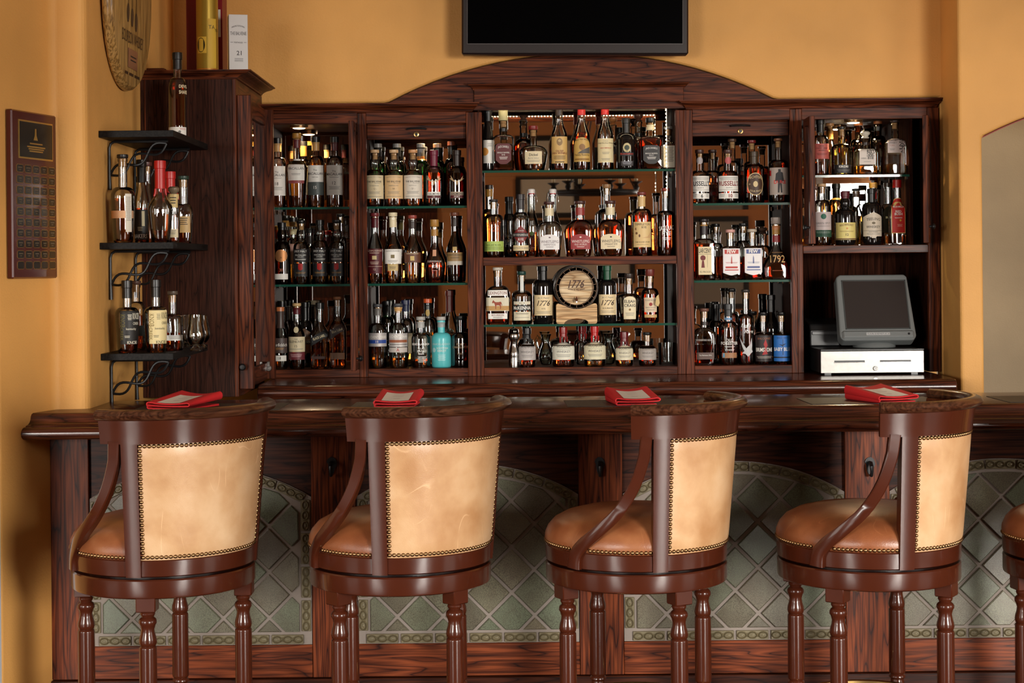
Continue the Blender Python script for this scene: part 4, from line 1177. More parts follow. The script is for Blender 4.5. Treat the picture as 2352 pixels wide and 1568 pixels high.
m.add([fnT(rt+.0011)(*p) for p in pts], [tuple(range(16))[::-1]])
letter(m, 'TA', .024, .180, .014, fnT(rt+.0011)); letter(m, 'N', .044, .170, .012, fnT(rt+.0011))
for k in range(6): patch(m, fnT(rt+.0011), -.024, .036, .006+k*.0042, .0075+k*.0042)
obj('lettering', m, ink(60, 52, 20), lb, local=True)
obj('band', MB().lathe([(rt+.0005, .031), (rt+.0005, .0335)], 32, cap=False), ink(220, 110, 30), tb, local=True)
Yw = 6.02
wb = thing('gift_box', 'white whisky carton printed 21 at the cabinet corner', 'box', (X(546, 100, Yw), Yw, ZTC), math.radians(14))
bw = .058; hw_ = Z(540, 36, Yw)-ZTC
obj('carton', MB().box(-bw/2-.004, bw/2+.004, -bw/2, bw/2, 0, hw_, .001), flat('white_card', (.66,.64,.63), .45), wb, local=True)
m = MB(); fnW = lambda x, z: (x, -bw/2-.0006, z)
letter(m, 'THE BALVENIE', 0, hw_*.70, .0125, fnW, w=.056); letter(m, 'PORTWOOD', 0, hw_*.555, .006, fnW, w=.03)
letter(m, '21', .002, hw_*.39, .016, fnW, bold=.01)
letter(m, 'SINGLE MALT SCOTCH WHISKY', 0, hw_*.79, .0055, fnW, w=.046, arc=.007)
for z_ in (.30, .285, .27, .255): m.add([fnW(-.014, hw_*z_), fnW(.016, hw_*z_), fnW(.016, hw_*z_+.001), fnW(-.014, hw_*z_+.001)], [(0,1,2,3)])
m.add([fnW(-.028, hw_*.555), fnW(-.019, hw_*.555), fnW(-.019, hw_*.555+.0012), fnW(-.028, hw_*.555+.0012)], [(0,1,2,3)]); m.add([fnW(.019, hw_*.555), fnW(.028, hw_*.555), fnW(.028, hw_*.555+.0012), fnW(.019, hw_*.555+.0012)], [(0,1,2,3)])
obj('lettering', m, ink(70, 66, 66), wb, local=True)
bx = thing('small_case', 'low brown wooden case lying on the cabinet top by the wall', 'case', (XL+.034, 5.96, ZTC), 0)
o = obj('case', MB().box(-.031, .028, -.09, .10, 0, .014, .002), WX, bx, local=True)
obj('lid', MB().box(-.032, .029, -.091, .101, .0145, .022, .002), WX, bx, local=True)
# ------------------------------------------------------------------ bottles
WH = (238,234,226); CR = (226,210,172); TAN = (196,150,92); K = (16,14,14); MA = (86,18,26); GO = (170,122,52); RD = (176,22,20); GY = (120,116,112); DB = (40,24,18)
LIQ = {'A': (.80,.34,.06), 'D': (.62,.19,.035), 'R': (.60,.085,.016), 'O': (.90,.36,.06), 'Y': (.95,.74,.22), 'P': (.90,.55,.18)}
GL = {'clear': None, 'green': (.05,.32,.10), 'dark': 'dark', 'brown': (.20,.09,.03), 'blue': 'blue', 'teal': 'teal', 'olive': (.40,.42,.10)}
DARKG = flat('black_bottle_glass', (.006,.005,.005), .06, coat=.4)
TEALG = flat('turquoise_coated_glass', lin(86,190,194), .38, coat=.1)
CAPM = {}
def capmat(c, rough=.4, metal=0.0):
    k = (c, rough, metal)
    if k not in CAPM: CAPM[k] = flat('cap_%d_%d_%d_%d' % (*c, int(metal*10)), lin(*c), rough, metal)
    return CAPM[k]
CORK = flat('cork', lin(186,140,92), .8, bump=.3, bscale=300)
def section(a, rx, ry, n):
    """point of a superellipse at angle a (0 = toward the room)"""
    s, c = math.sin(a), math.cos(a)
    if n <= 2.01: return (rx*s, -ry*c)
    k = (abs(s)**n+abs(c)**n)**(-1.0/n)
    return (rx*s*k, -ry*c*k)
STY = {  # shoulder kind, shoulder start, neck start (fractions of glass height), squareness, depth ratio, foot taper, neck radius m, neck bulge
 'std':    ('round', .60, .74, 0, 1.0, 1.0, .0135, 0),
 'tall':   ('round', .66, .78, 0, 1.0, 1.0, .0135, 0),
 'wine':   ('slope', .50, .78, 0, 1.0, 1.0, .0140, 0),
 'pot':    ('round', .575, .70, 0, 1.0, 1.0, .0135, .42),
 'slope':  ('slope', .48, .76, 0, 1.0, .90, .0130, 0),
 'tear':   ('slope', .30, .72, 0, 1.0, .86, .0130, 0),
 'square': ('round', .62, .72, 1, .82, 1.0, .0140, 0),
 'sqlow':  ('round', .60, .68, 1, .70, 1.0, .0135, 0),
 'sqtall': ('slope', .56, .76, 1, .95, 1.0, .0135, 0),
 'flask':  ('round', .50, .70, .55, .55, .90, .0140, 0),
 'whist':  ('round', .46, .68, .35, .62, .82, .0165, 0),
 'onion':  ('round', .42, .62, 0, .75, .80, .0140, 0),
 'trap':   ('slope', .20, .62, .7, .62, 1.0, .0150, 0),
 'jug':    ('round', .50, .62, 0, 1.0, 1.0, .0130, 0),
 'short':  ('round', .56, .66, 0, 1.0, 1.0, .0125, 0),
 'long':   ('round', .62, .70, 0, 1.0, 1.0, .0125, 0),
 'bulb':   ('slope', .42, .66, 0, 1.0, .74, .0150, 0),
 'decant': ('round', .55, .66, 0, 1.0, .80, .0135, 0),
}
def profile(sty, R, hg, taper=None):
    kind, sb, sn, sq, dep, ft, rn, bulge = STY[sty]
    rn = min(rn, R*.72); P_ = []
    R0 = R*ft
    P_ += [(R0*.86, 0, sq), (R0*.95, .0025, sq), (R0, .008, sq)]
    for k in range(1, 5): u = k/4; P_.append((R0+(R-R0)*u**.8, .008+(sb*hg-.008)*u, sq))
    zs, zn = sb*hg, sn*hg
    for k in range(1, 9):
        t = k/8
        if kind == 'round': r = rn+(R-rn)*math.cos(t*math.pi/2)**.85; z = zs+(zn-zs)*math.sin(t*math.pi/2)**1.0
        else: r = rn+(R-rn)*(1+math.cos(math.pi*t))/2; z = zs+(zn-zs)*t
        P_.append((max(r, rn), z, sq*(1-t)))
    for k in range(1, 7):
        u = k/6; r = rn*(1+bulge*math.sin(math.pi*min(1, u*1.15))**1.3 if bulge else 1)
        P_.append((r, zn+(hg-.010-zn)*u, 0))
    P_ += [(rn+.0018, hg-.009, 0), (rn+.0018, hg-.001, 0), (rn-.001, hg, 0)]
    return P_, rn, sq, dep
def revolve(mb, prof, dep, seg=26, smooth=True, close=True):
    rings = []
    for r, z, q in prof:
        n = 2+4.5*q; ry = r*(1-(1-dep)*min(1, q*1.0+ (0 if q else 0))) if True else r
        rings.append((r, ry, z, n))
    vs = []
    for r, ry, z, n in rings:
        for i in range(seg): x, y = section(2*math.pi*i/seg, r, ry, n); vs.append((x, y, z))
    fs = [(j*seg+i, j*seg+(i+1) % seg, (j+1)*seg+(i+1) % seg, (j+1)*seg+i) for j in range(len(rings)-1) for i in range(seg)]
    mb.add(vs, fs, 0, smooth)
    o = len(mb.v)-len(vs)
    if close:
        mb.f.append(tuple(o+i for i in range(seg))[::-1]); mb.m.append(0); mb.sm.append(False)
        L = (len(rings)-1)*seg; mb.f.append(tuple(o+L+i for i in range(seg))); mb.m.append(0); mb.sm.append(False)
def flat_dep(dep, sq, prof, R):
    """round bodies that are flattened front to back keep their depth ratio through the shoulder"""
    return prof
NB = [0]
def strips(mm, poly, fn, dx):
    """lay a flat polygon on a curved face: cut into upright strips"""
    xs = sorted(set(round(p[0], 7) for p in poly)); cuts = []
    for a, b in zip(xs, xs[1:]):
        n = max(1, int(math.ceil((b-a)/max(dx, 1e-4)))); cuts += [a+(b-a)*k/n for k in range(n)]
    cuts.append(xs[-1]); m = len(poly)
    def zs(x):
        out = []
        for i in range(m):
            p, q = poly[i-1], poly[i]
            if (p[0] <= x) != (q[0] <= x): out.append(p[1]+(q[1]-p[1])*(x-p[0])/(q[0]-p[0]))
        return sorted(out)
    for a, b in zip(cuts, cuts[1:]):
        if b-a < 2e-6: continue
        e = (b-a)*1e-3; za, zb = zs(a+e), zs(b-e)
        for k in range(0, min(len(za), len(zb))-1, 2):
            mm.add([fn(a, za[k]), fn(b, zb[k]), fn(b, zb[k+1]), fn(a, za[k+1])], [(0,1,2,3)], 0, True)
def bottle(label, cx, w, yt, zb, Y, sty='std', glass='clear', liq=None, cap=('cork', DB), labs=(), group='bottles', wrap=None, rot=0.0, x=None, name='whisky_bottle', ptop=None, hfix=None):
    R = w/2*Y/F
    xx = X(cx, yt+70, Y) if x is None else x
    h = (Z(cx, yt, Y)-zb) if hfix is None else hfix
    t = thing(name, label, 'bottle', (xx, Y, zb+.0004), math.radians(rot), group); NB[0] += 1
    ck, cc = cap[0], cap[1]; 
    hc = cap[2] if len(cap) > 2 else {'cork': .016, 'screw': .026, 'capsule': .006, 'wax': .008, 'swing': .020, 'stopper': .030, 'tallcork': .020}[ck]
    hg = h-hc
    prof, rn, sq, dep = profile(sty, R, hg)
    if sty in ('flask', 'whist', 'onion', 'trap', 'sqlow', 'square', 'sqtall'):
        prof2 = prof
    # body depth ratio follows the radius: neck stays round
    def dp(r): 
        k = max(0.0, min(1.0, (r-rn)/(R-rn+1e-6))); return 1-(1-dep)*k
    def loop(r, z, q, seg=26, inset_=0.0):
        n = 2+4.5*q
        return [(*section(2*math.pi*i/seg, max(r-inset_, .0005), max(r*dp(r)-inset_, .0005), n), z) for i in range(seg)]
    g = GL[glass]
    gm = GLASS if g is None else (DARKG if g == 'dark' else TEALG if g == 'teal' else glass_thin('glass_'+glass, g, 1.0))
    obj('glass', MB().sweep([loop(*p) for p in prof], smooth=True), gm, t, local=True)
    if liq and g not in ('dark', 'teal'):
        lk, lv = liq; top = lv*h; rings = []
        last = None
        for p in prof:
            if p[1]+.004 >= top:
                if last:
                    u = (top-last[1]-.004)/max(p[1]-last[1], 1e-6); u = max(0, min(1, u))
                    r = last[0]+(p[0]-last[0])*u; rings.append(loop(r, top, last[2]+(p[2]-last[2])*u, inset_=.0022))
                break
            rings.append(loop(p[0], p[1]+.005, p[2], inset_=.0022)); last = p
        if len(rings) > 1: obj('whisky', MB().sweep(rings, smooth=True), liquid('liquid_'+lk, LIQ[lk]), t, local=True)
    # closure
    if ck in ('cork', 'tallcork'):
        rc = rn*1.22+.001
        obj('stopper', MB().lathe([(rc-.001, hg+.0005), (rc, hg+.002), (rc, h-.0015), (rc-.002, h)], 18), capmat(cc), t, local=True)
        obj('cork', MB().lathe([(rn*.80, hg-.024), (rn*.84, hg-.001)], 14), CORK, t, local=True)
    elif ck == 'screw':
        rc = rn+.0030
        obj('cap', MB().lathe([(rc, hg-.004), (rc, h-.0015), (rc-.0015, h)], 18), capmat(cc, .35), t, local=True)
    elif ck in ('capsule', 'wax'):
        ln = cap[3] if len(cap) > 3 else .060
        pr = [(rn+.0014, hg-ln), (rn+.0012, hg-ln*.5), (rn+.0014, hg-.014), (rn+.0032, hg-.0125), (rn+.0034, hg), (rn+.0030, h-.001), (rn+.0015, h)]
        o = MB().lathe(pr, 18)
        if ck == 'wax':
            for q in range(5):
                a = q*1.256+.3; l = .012+.02*((q*37) % 5)/5; rr_ = rn+.002
                kz = hg-ln
                path = []
                for s_ in range(4):
                    z = kz-l*s_/3; r = max([p[0] for p in prof if p[1] <= z+.004][-1:] or [rr_])+.001
                    rp = None
                    for i in range(len(prof)-1):
                        if prof[i][1] <= z <= prof[i+1][1]:
                            u = (z-prof[i][1])/max(prof[i+1][1]-prof[i][1], 1e-6); rp = prof[i][0]+(prof[i+1][0]-prof[i][0])*u
                    rp = (rp or r)+.0005
                    path.append((rp*math.sin(a), -rp*math.cos(a), z))
                o.tube(path, [.0040, .0042, .0038, .0030], 6)
        obj('capsule' if ck == 'capsule' else 'wax_seal', o, capmat(cc, .28 if ck == 'wax' else .4), t, local=True)
    elif ck == 'swing':
        obj('stopper', MB().lathe([(.008, hg-.002), (.0135, hg+.003), (.0140, h-.003), (.011, h)], 16), capmat((225,215,208)), t, local=True)
        obj('seal', MB().lathe([(.0125, hg-.001), (.0132, hg+.003)], 16), capmat(RD), t, local=True)
        o = MB()
        for s_ in (-1, 1): o.tube([(s_*.004, 0, h-.006), (s_*.016, 0, h-.006), (s_*.021, 0, h-.030), (s_*.022, 0, h-.050), (s_*.016, 0, h-.055), (s_*.016, 0, h-.035)], .0011, 5)
        obj('wire_bail', o, CHROME, t, local=True)
    elif ck == 'stopper':
        obj('stopper', MB().lathe([(rn*.9, hg), (rn*1.05, hg+.003), (rn*.7, hg+.008), (rn*1.25, hg+.016), (rn*1.3, h-.006), (rn*.9, h-.001), (.0002, h)], 18), capmat(cc, .3), t, local=True)
    if wrap:
        for wr in (wrap if isinstance(wrap, list) else [wrap]):
            c_, z0, z1 = wr[:3]
            rr = lambda z: max([p[0]*1.0 for p in prof if abs(p[1]-z) < .012] or [rn])
            def rz(z):
                for i in range(len(prof)-1):
                    if prof[i][1] <= z <= prof[i+1][1]:
                        u = (z-prof[i][1])/max(prof[i+1][1]-prof[i][1], 1e-6); return prof[i][0]+(prof[i+1][0]-prof[i][0])*u
                return rn
            pr = [(rz(h*(z0+(z1-z0)*k/4))+.0010, h*(z0+(z1-z0)*k/4)) for k in range(5)]
            obj('neck_band', MB().lathe(pr, 20, cap=False), capmat(c_, .4), t, local=True)
    # labels
    for li, lb in enumerate(labs):
        shape, z0, z1, wf, lc = lb[:5]; texts = lb[5] if len(lb) > 5 else (); opt = lb[6] if len(lb) > 6 else {}
        za, zb_ = z0*h, z1*h; rot0 = opt.get('dx', 0.0)
        def rz2(z):
            for i in range(len(prof)-1):
                if prof[i][1] <= z <= prof[i+1][1]:
                    u = (z-prof[i][1])/max(prof[i+1][1]-prof[i][1], 1e-6); return prof[i][0]+(prof[i+1][0]-prof[i][0])*u, prof[i][2]+(prof[i+1][2]-prof[i][2])*u
            return R, sq
        def face(e):
            def fn(x, z):
                r, q = rz2(min(max(z, .002), hg-.002)); n = 2+4.5*q; rx, ry = r+e, r*dp(r)+e
                if q < .05 and dp(r) > .98:
                    a = x/rx; return (rx*math.sin(a), -ry*math.cos(a), z)
                xx_ = max(-rx*.985, min(rx*.985, x))
                return (xx_, -ry*(max(0, 1-(abs(xx_)/rx)**n))**(1/n), z)
            return fn
        rm, qm = rz2((za+zb_)/2)
        if qm < .05 and dp(rm) > .98: hwid = rm*math.asin(min(.995, wf)) if wf <= 1 else rm*wf
        else: hwid = rm*min(wf, .95)
        parts = {'rect': 1, 'oval': 2, 'arch': 3, 'dia': 4, 'hex': 5, 'wave': 6, 'house': 7, 'slant': 8, 'scallop': 9}
        n = 14; m = MB(); fn = face(.0007+.0005*li); cols = []
        for i in range(n+1):
            u = -1+2*i/n; x = u*hwid; lo, hi = za, zb_; H_ = zb_-za
            if shape == 'oval': k = math.sqrt(max(0, 1-(u*.999)**2)); lo = (za+zb_)/2-H_/2*k; hi = (za+zb_)/2+H_/2*k
            elif shape == 'arch': hi = zb_-H_*opt.get('rise', .28)*(1-math.sqrt(max(0, 1-u*u*.98)))
            elif shape == 'dia': k = 1-abs(u)*.999; lo = (za+zb_)/2-H_/2*k; hi = (za+zb_)/2+H_/2*k
            elif shape == 'hex': lo = za+H_*.20*max(0, (abs(u)-.35)/.65)**1.3; hi = zb_-H_*.10*max(0, (abs(u)-.7)/.3)
            elif shape == 'house': hi = zb_-H_*.20*abs(u); lo = za+(H_*.05 if abs(u) > .15 else -H_*.02)
            elif shape == 'slant': lo = za+H_*.55*(i/n); hi = zb_-H_*.55*(1-i/n)
            elif shape == 'scallop': lo = za+H_*.10*abs(u)**1.5
            rows = 10 if zb_ > STY[sty][1]*hg*.98 else 5
            cols.append([(x, lo+(hi-lo)*j/rows) for j in range(rows+1)])
        rows = len(cols[0])-1; vs = []
        for cl_ in cols:
            for (x, z) in cl_: vs.append(fn(x+rot0, z))
        m.add(vs, [(i*(rows+1)+j, (i+1)*(rows+1)+j, (i+1)*(rows+1)+j+1, i*(rows+1)+j+1) for i in range(n) for j in range(rows)], 0, True)
        lo_ = obj('label', m, paper(*lc, .5, opt.get('metal', 0.0)), t, local=True, fix=False) if lc else None
        par = lo_ if lo_ else t
        fn2 = face(.0012+.0005*li); by = {}
        for tx in texts:
            s_, zf, hf, tc_ = tx[:4]; o_ = tx[4] if len(tx) > 4 else {}
            mm = by.setdefault(tc_, MB())
            zc2 = za+(zb_-za)*zf; hh_ = (zb_-za)*hf
            if s_ == '=':      # band of colour
                wq = hwid*o_.get('w', 1.0); x0_ = o_.get('x', 0)*hwid
                strips(mm, [(x0_-wq, zc2-hh_/2), (x0_+wq, zc2-hh_/2), (x0_+wq, zc2+hh_/2), (x0_-wq, zc2+hh_/2)], lambda x, z: fn2(x+rot0, z), R*.22)
            elif s_ == '~':    # lines of fine print
                for q in range(o_.get('n', 3)):
                    z = zc2-q*hh_; wq = hwid*o_.get('w', .6)*(1-.18*((q*7) % 3)/2); x0_ = o_.get('x', 0)*hwid
                    strips(mm, [(x0_-wq, z), (x0_+wq, z), (x0_+wq, z+hh_*.34), (x0_-wq, z+hh_*.34)], lambda x, z_: fn2(x+rot0, z_), R*.22)
            elif s_ == 'o':    # disc
                rd_ = hh_/2; x0_ = o_.get('x', 0)*hwid
                strips(mm, [(x0_+rd_*o_.get('k', 1)*math.sin(2*math.pi*(q+.37)/20), zc2+rd_*math.cos(2*math.pi*(q+.37)/20)) for q in range(20)], lambda x, z: fn2(x+rot0, z), R*.22)
            elif s_ == 'p':    # polygon in label units
                strips(mm, [(a*hwid, za+(zb_-za)*b) for a, b in o_['pts']], lambda x, z: fn2(x+rot0, z), R*.22)
            else:
                letter(mm, s_, rot0+o_.get('x', 0)*hwid, zc2, hh_, fn2, wmax=2*hwid*o_.get('w', .92), bold=o_.get('b', 0), shear=o_.get('i', 0), rot=o_.get('r', 0), arc=o_.get('arc', 0)*(zb_-za))
        for tc_, mm in by.items():
            if mm.v: obj('lettering' if any(len(q[0]) > 1 or q[0].isalpha() for q in texts if q[3] == tc_) else 'print', mm, ink(*tc_), par, local=True, fix=False)
    return t
Y1, Y2, Y3 = 6.445, 6.545, 6.610
def rowfn(zb, Y, group):
    return lambda label, cx, w, yt, sty='std', **k: bottle(label, cx, w, yt, zb, Y, sty, group=group, **k)
# ---- cabinet with open doors
g = 'bottles in the cabinet with open glass doors'
f1 = rowfn(SH1, Y1, g); k1 = rowfn(SH1, Y2, g)
mac = lambda age, lo=WH: [('rect', .17, .59, .93, WH, [('The', .80, .06, K), ('MACALLAN', .70, .085, K, {'b': .008}), ('~', .60, .02, GY, {'n': 2, 'w': .5}), (age, .40, .11, K), ('~', .28, .03, GY, {'n': 4, 'w': .6})])]
f1('amber bottle, white label marked 18, beside the tall side cabinet door', 638, 38, 317, 'tall', liq=('D', .5), cap=('screw', K, .018), wrap=(TAN, .80, .92), labs=mac('18'))
f1('wide-shouldered amber decanter bottle with small white label and gold stopper', 682, 47, 306, 'decant', liq=('A', .64), cap=('cork', GO, .020), wrap=(MA, .80, .91), labs=[('rect', .36, .65, .80, WH, [('The', .80, .06, K), ('MACALLAN', .55, .12, K), ('~', .30, .05, GY, {'n': 2, 'w': .5})]), ('rect', .32, .36, .80, (150,70,72))])
f1('amber bottle whose white label has a grey-green lower half marked 15', 725.5, 38, 314, 'tall', liq=('A', .72), cap=('screw', K, .018), wrap=(TAN, .80, .92), labs=[('rect', .17, .59, .93, WH, [('The', .84, .06, K), ('MACALLAN', .72, .085, K, {'b': .008}), ('FINE OAK', .60, .035, K), ('=', .22, .44, (72,80,78)), ]), ('rect', .175, .34, .9, (72,80,78), [('15', .62, .26, WH)])])
f1('amber bottle with white label marked 12 by the folded-back door', 769, 39, 314, 'tall', liq=('D', .55), cap=('screw', K, .018), wrap=(MA, .80, .92), labs=mac('12'))
k1('gold-necked bottle standing behind the amber decanter bottle', 697, 34, 325, 'tall', liq=('D', .6), cap=('screw', K, .014), wrap=(GO, .78, .93), labs=[('rect', .2, .55, .9, CR)])
f2 = rowfn(SH2, Y1, g); k2 = rowfn(SH2, Y2, g); k3 = rowfn(SH2, Y3, g)
f2('dark bottle with copper oval label and white strip at its foot', 648, 39, 511, 'pot', glass='brown', liq=('D', .75), cap=('capsule', K, .006, .075), labs=[('oval', .36, .56, .72, (190,132,84), [('30', .35, .12, DB)], {'metal': .6}), ('rect', .08, .17, .75, WH), ('rect', .20, .26, .2, None, [('30', .5, .8, (200,120,90))])])
sp = [('rect', .34, .55, .95, (22,14,14), [('SPEY MALT', .82, .15, WH), ('MACALLAN', .54, .12, WH, {'w': .7}), ('DISTILLERY', .40, .07, WH, {'w': .5}), ('~', .24, .06, WH, {'n': 2, 'w': .6})]), ('rect', .12, .325, .80, (26,26,28), [('p', 0, 0, RD, {'pts': [(-.3, .98), (-.3, .55), (0, .45), (.3, .55), (.3, .98)][::-1]}), ('~', .30, .07, GO, {'n': 2, 'w': .7})])]
f2('bulb-necked bottle, black label with red shield, beside the copper-oval bottle', 692, 37, 506, 'pot', liq=('A', .42), cap=('cork', K, .012), labs=sp)
f2('bulb-necked bottle, black label with red shield, black capsule on its neck', 735.5, 38, 505, 'pot', liq=('A', .40), cap=('capsule', K, .006, .034), labs=sp)
f2('bulb-necked bottle, black label with red shield, by the folded-back door', 774, 37, 505, 'pot', liq=('A', .36), cap=('cork', K, .012), labs=sp)
k3('clear bottle with black cap and copper neck behind the copper-oval bottle', 658, 28, 495, 'std', liq=('A', .4), cap=('screw', K, .016), wrap=(TAN, .84, .93))
k2('orange-sealed bottle half hidden by the tall side cabinet door', 641, 26, 519, 'std', liq=('A', .6), cap=('screw', GO, .012), wrap=((204,70,24), .78, .93))
k2('bottle with cream and green neck label behind two black-labelled bottles', 674, 34, 499, 'std', liq=('P', .6), cap=('screw', K, .014), wrap=[(TAN, .86, .95), (CR, .74, .82)], labs=[('rect', .3, .6, .9, (200,150,140))])
k2('squat black-necked bottle between two black-labelled bottles', 712, 30, 524, 'std', glass='brown', cap=('screw', K, .016), wrap=(DB, .72, .86))
k2('slim red-sealed bottle behind the black-capsuled bottle', 752, 30, 530, 'std', glass='brown', liq=('R', .7), cap=('screw', RD, .012), wrap=(MA, .70, .88))
k2('tall clear bottle with cork stopper behind the folded-back door', 783, 28, 491, 'long', liq=('P', .4), cap=('cork', K, .012))
f3 = rowfn(FL, Y1, g); k3b = rowfn(FL, Y2, g)
f3('brown-labelled bottle marked 18 with copper ring, bottom shelf by the lock', 644, 36, 705, 'slope', liq=('A', .22), cap=('screw', (190,112,66), .012), wrap=[((70,52,46), .66, .93)], labs=[('rect', .26, .50, .93, (74,58,54), [('Glenfiddich', .55, .22, WH), ('~', .34, .06, GO, {'n': 3, 'w': .5})]), ('rect', .13, .22, .85, WH, [('18', .5, .5, K)])])
f3('cream-labelled bottle marked 15 with wooden stopper and maroon neck', 682, 40, 696, 'slope', liq=('D', .30), cap=('cork', (206,170,118), .012), wrap=(MA, .83, .93), labs=[('rect', .26, .49, .95, CR, [('THE', .84, .09, K), ('GLENLIVET', .68, .15, K), ('15', .38, .16, K), ('~', .2, .05, GY, {'n': 2, 'w': .7})]), ('rect', .14, .255, .95, (110,40,46), [('~', .7, .15, (220,180,180), {'n': 3, 'w': .6})]), ('oval', .55, .64, .42, CR)])
k3b('black bottle with tan shield label behind the maroon-necked bottle', 701, 34, 694, 'std', glass='dark', cap=('capsule', K, .006, .06), labs=[('house', .2, .6, .9, (150,110,80), [('CUTTY SARK', .74, .11, DB), ('=', .46, .14, DB), ('PROHIBITION', .46, .08, CR, {'w': .8})])])
f3('square bottle with black diagonal label reading black in capitals', 735, 43, 695, 'sqtall', liq=('D', .40), cap=('screw', K, .020), labs=[('slant', .34, .62, .93, (14,12,12), [('BLACK LABEL', .5, .14, CR, {'r': .34, 'w': .72, 'b': .01})]), ('rect', .15, .19, .6, (60,30,22)), ])
f3('tall square bottle with brown diagonal label and green base', 776, 38, 681, 'sqtall', liq=('D', .66), cap=('cork', (150,96,60), .012), labs=[('slant', .40, .66, .93, (46,22,18), [('Blue Label', .5, .14, CR, {'r': .34, 'w': .72})]), ('rect', .13, .22, .88, (138,94,62))])
rowfn(FL, Y3, g)('clear bottle with pale cap behind the square black-labelled bottle', 724, 26, 690, 'slope', cap=('screw', CR, .012))
k3b('clear bottle with black pourer behind the brown-labelled bottle', 648, 30, 691, 'std', cap=('screw', K, .020))
# ---- narrow cabinet with the turquoise bottle
g = 'bottles in the cabinet with the turquoise bottle'
f1 = rowfn(SH1, Y1, g); k1 = rowfn(SH1, Y2+.02, g)
def bal(age, sub, c): return [('rect', .135, .545, .96, c, [('SINGLE MALT SCOTCH WHISKY', .90, .035, GY, {'arc': .03, 'w': .75}), ('THE BALVENIE', .73, .075, (60,50,48), {'b': .006}), ('~', .66, .02, GY, {'n': 2, 'w': .3, 'x': .3}), (sub, .555, .04, GY, {'w': .7}), ('- '+age+' -', .42, .075, (60,50,48)), ('~', .30, .03, GY, {'n': 4, 'w': .55}), ('~', .10, .025, GY, {'n': 2, 'w': .7})])]
f1('squat pot-still bottle, cream label marked 12, wooden stopper', 861, 41, 344, 'pot', liq=('D', .14), cap=('cork', (206,170,128), .013), labs=bal('12', 'DOUBLEWOOD', CR))
f1('squat pot-still bottle, buff label marked 14, wooden stopper', 905, 43, 344, 'pot', liq=('D', .13), cap=('cork', (206,170,128), .013), labs=bal('14', 'CARIBBEAN CASK', (220,184,134)))
f1('squat pot-still bottle, pale label marked 21, wooden stopper', 949, 43, 344, 'pot', liq=('D', .12), cap=('cork', (206,150,100), .013), labs=bal('21', 'PORTWOOD', (226,216,200)))
STAG = [(0, .0), (.10, .16), (.16, .40), (.42, .55), (.62, .80), (.80, .98), (.72, .70), (.95, .66), (.60, .48), (.30, .34), (.12, .46), (-.12, .46), (-.30, .34), (-.60, .48), (-.95, .66), (-.72, .70), (-.80, .98), (-.62, .80), (-.42, .55), (-.16, .40), (-.10, .16)]
def dal(sub, c): return [('rect', .36, .55, .80, None, [('p', 0, 0, (190,160,120), {'pts': STAG[::-1]})]), ('rect', .135, .25, .68, c, [('DALMORE', .68, .30, K, {'b': .006}), ('=', .24, .42, MA), (sub, .24, .26, WH)])]
f1('ruby bottle with silver stag head and burgundy capsule', 997, 43, 345, 'std', liq=('R', .66), cap=('capsule', (110,22,48), .006, .078), labs=dal('12', WH))
f1('near-black bottle with silver stag head at the cabinet side', 1050, 43, 345, 'std', glass='brown', liq=('R', .70), cap=('capsule', DB, .006, .078), labs=dal('PORT', (170,150,130)))
for cx, lb, cp in ((868, 'tall green bottle behind the cream label marked 12', GY), (912, 'tall green bottle behind the buff label marked 14', GY), (967, 'tall green bottle with grey and orange cap behind the pale label marked 21', GY), (1005, 'tall green bottle behind the ruby stag bottle', (150,110,80)), (1038, 'tall brown bottle beside the near-black stag bottle', (120,60,40))):
    k1(lb, cx, 34, 330 if cx < 1030 else 325, 'tall', glass='green' if cx < 1030 else 'brown', liq=('D', .5), cap=('screw', cp, .012), wrap=[(cp if cx == 967 else K, .80, .92)] + ([((214,140,70), .74, .80)] if cx == 967 else []))
f2 = rowfn(SH2, Y1, g)
gm_ = lambda c, tc, sub: [('rect', .14, .49, .93, c, [('GLENMORANGIE', .92, .07, tc), ('~', .84, .025, tc, {'n': 2, 'w': .6}), ('=', .64, .15, (214,196,140), {'w': .24}), ('~', .46, .04, tc, {'n': 3, 'w': .5}), ('=', .285, .012, tc), (sub, .17, .08, tc)])]
f2('slope-shouldered bottle with maroon label and maroon neck', 861, 37, 489, 'slope', liq=('D', .18), cap=('cork', (120,40,44), .014), wrap=(MA, .79, .93), labs=gm_(MA, (222,196,176), '12'))
f2('slope-shouldered bottle with cream label, cream neck and cap', 903, 41, 488, 'slope', liq=('A', .55), cap=('cork', CR, .016), wrap=(CR, .79, .93), labs=[('rect', .275, .48, .93, WH, [('GLENMORANGIE', .88, .10, GY), ('=', .50, .24, (120,104,64), {'w': .18}), ('~', .22, .06, GY, {'n': 3, 'w': .5})]), ('rect', .175, .27, .60, (196,170,112), [('~', .6, .16, DB, {'n': 3, 'w': .6})])])
f2('slope-shouldered amber bottle with small gold square, brown neck', 948, 42, 494, 'slope', liq=('A', .48), cap=('cork', (150,64,52), .014), wrap=(DB, .80, .93), labs=[('rect', .30, .45, .90, (96,52,30), [('GLENMORANGIE', .88, .12, CR), ('=', .42, .44, (210,180,110), {'w': .2})]), ('rect', .20, .29, .8, None, [('18', .5, .4, (60,30,20))])])
f2('teardrop decanter of dark whisky with wide gold cap, marked 25', 998.5, 49, 504, 'tear', liq=('R', .33), cap=('cork', GO, .028), wrap=(GO, .74, .84), labs=[('rect', .42, .52, .28, (216,160,128)), ('rect', .18, .36, .7, None, [('GLENMORANGIE', .88, .16, (216,200,190)), ('25', .45, .26, (216,200,190)), ('~', .06, .1, (200,150,140), {'n': 1, 'w': .3})])])
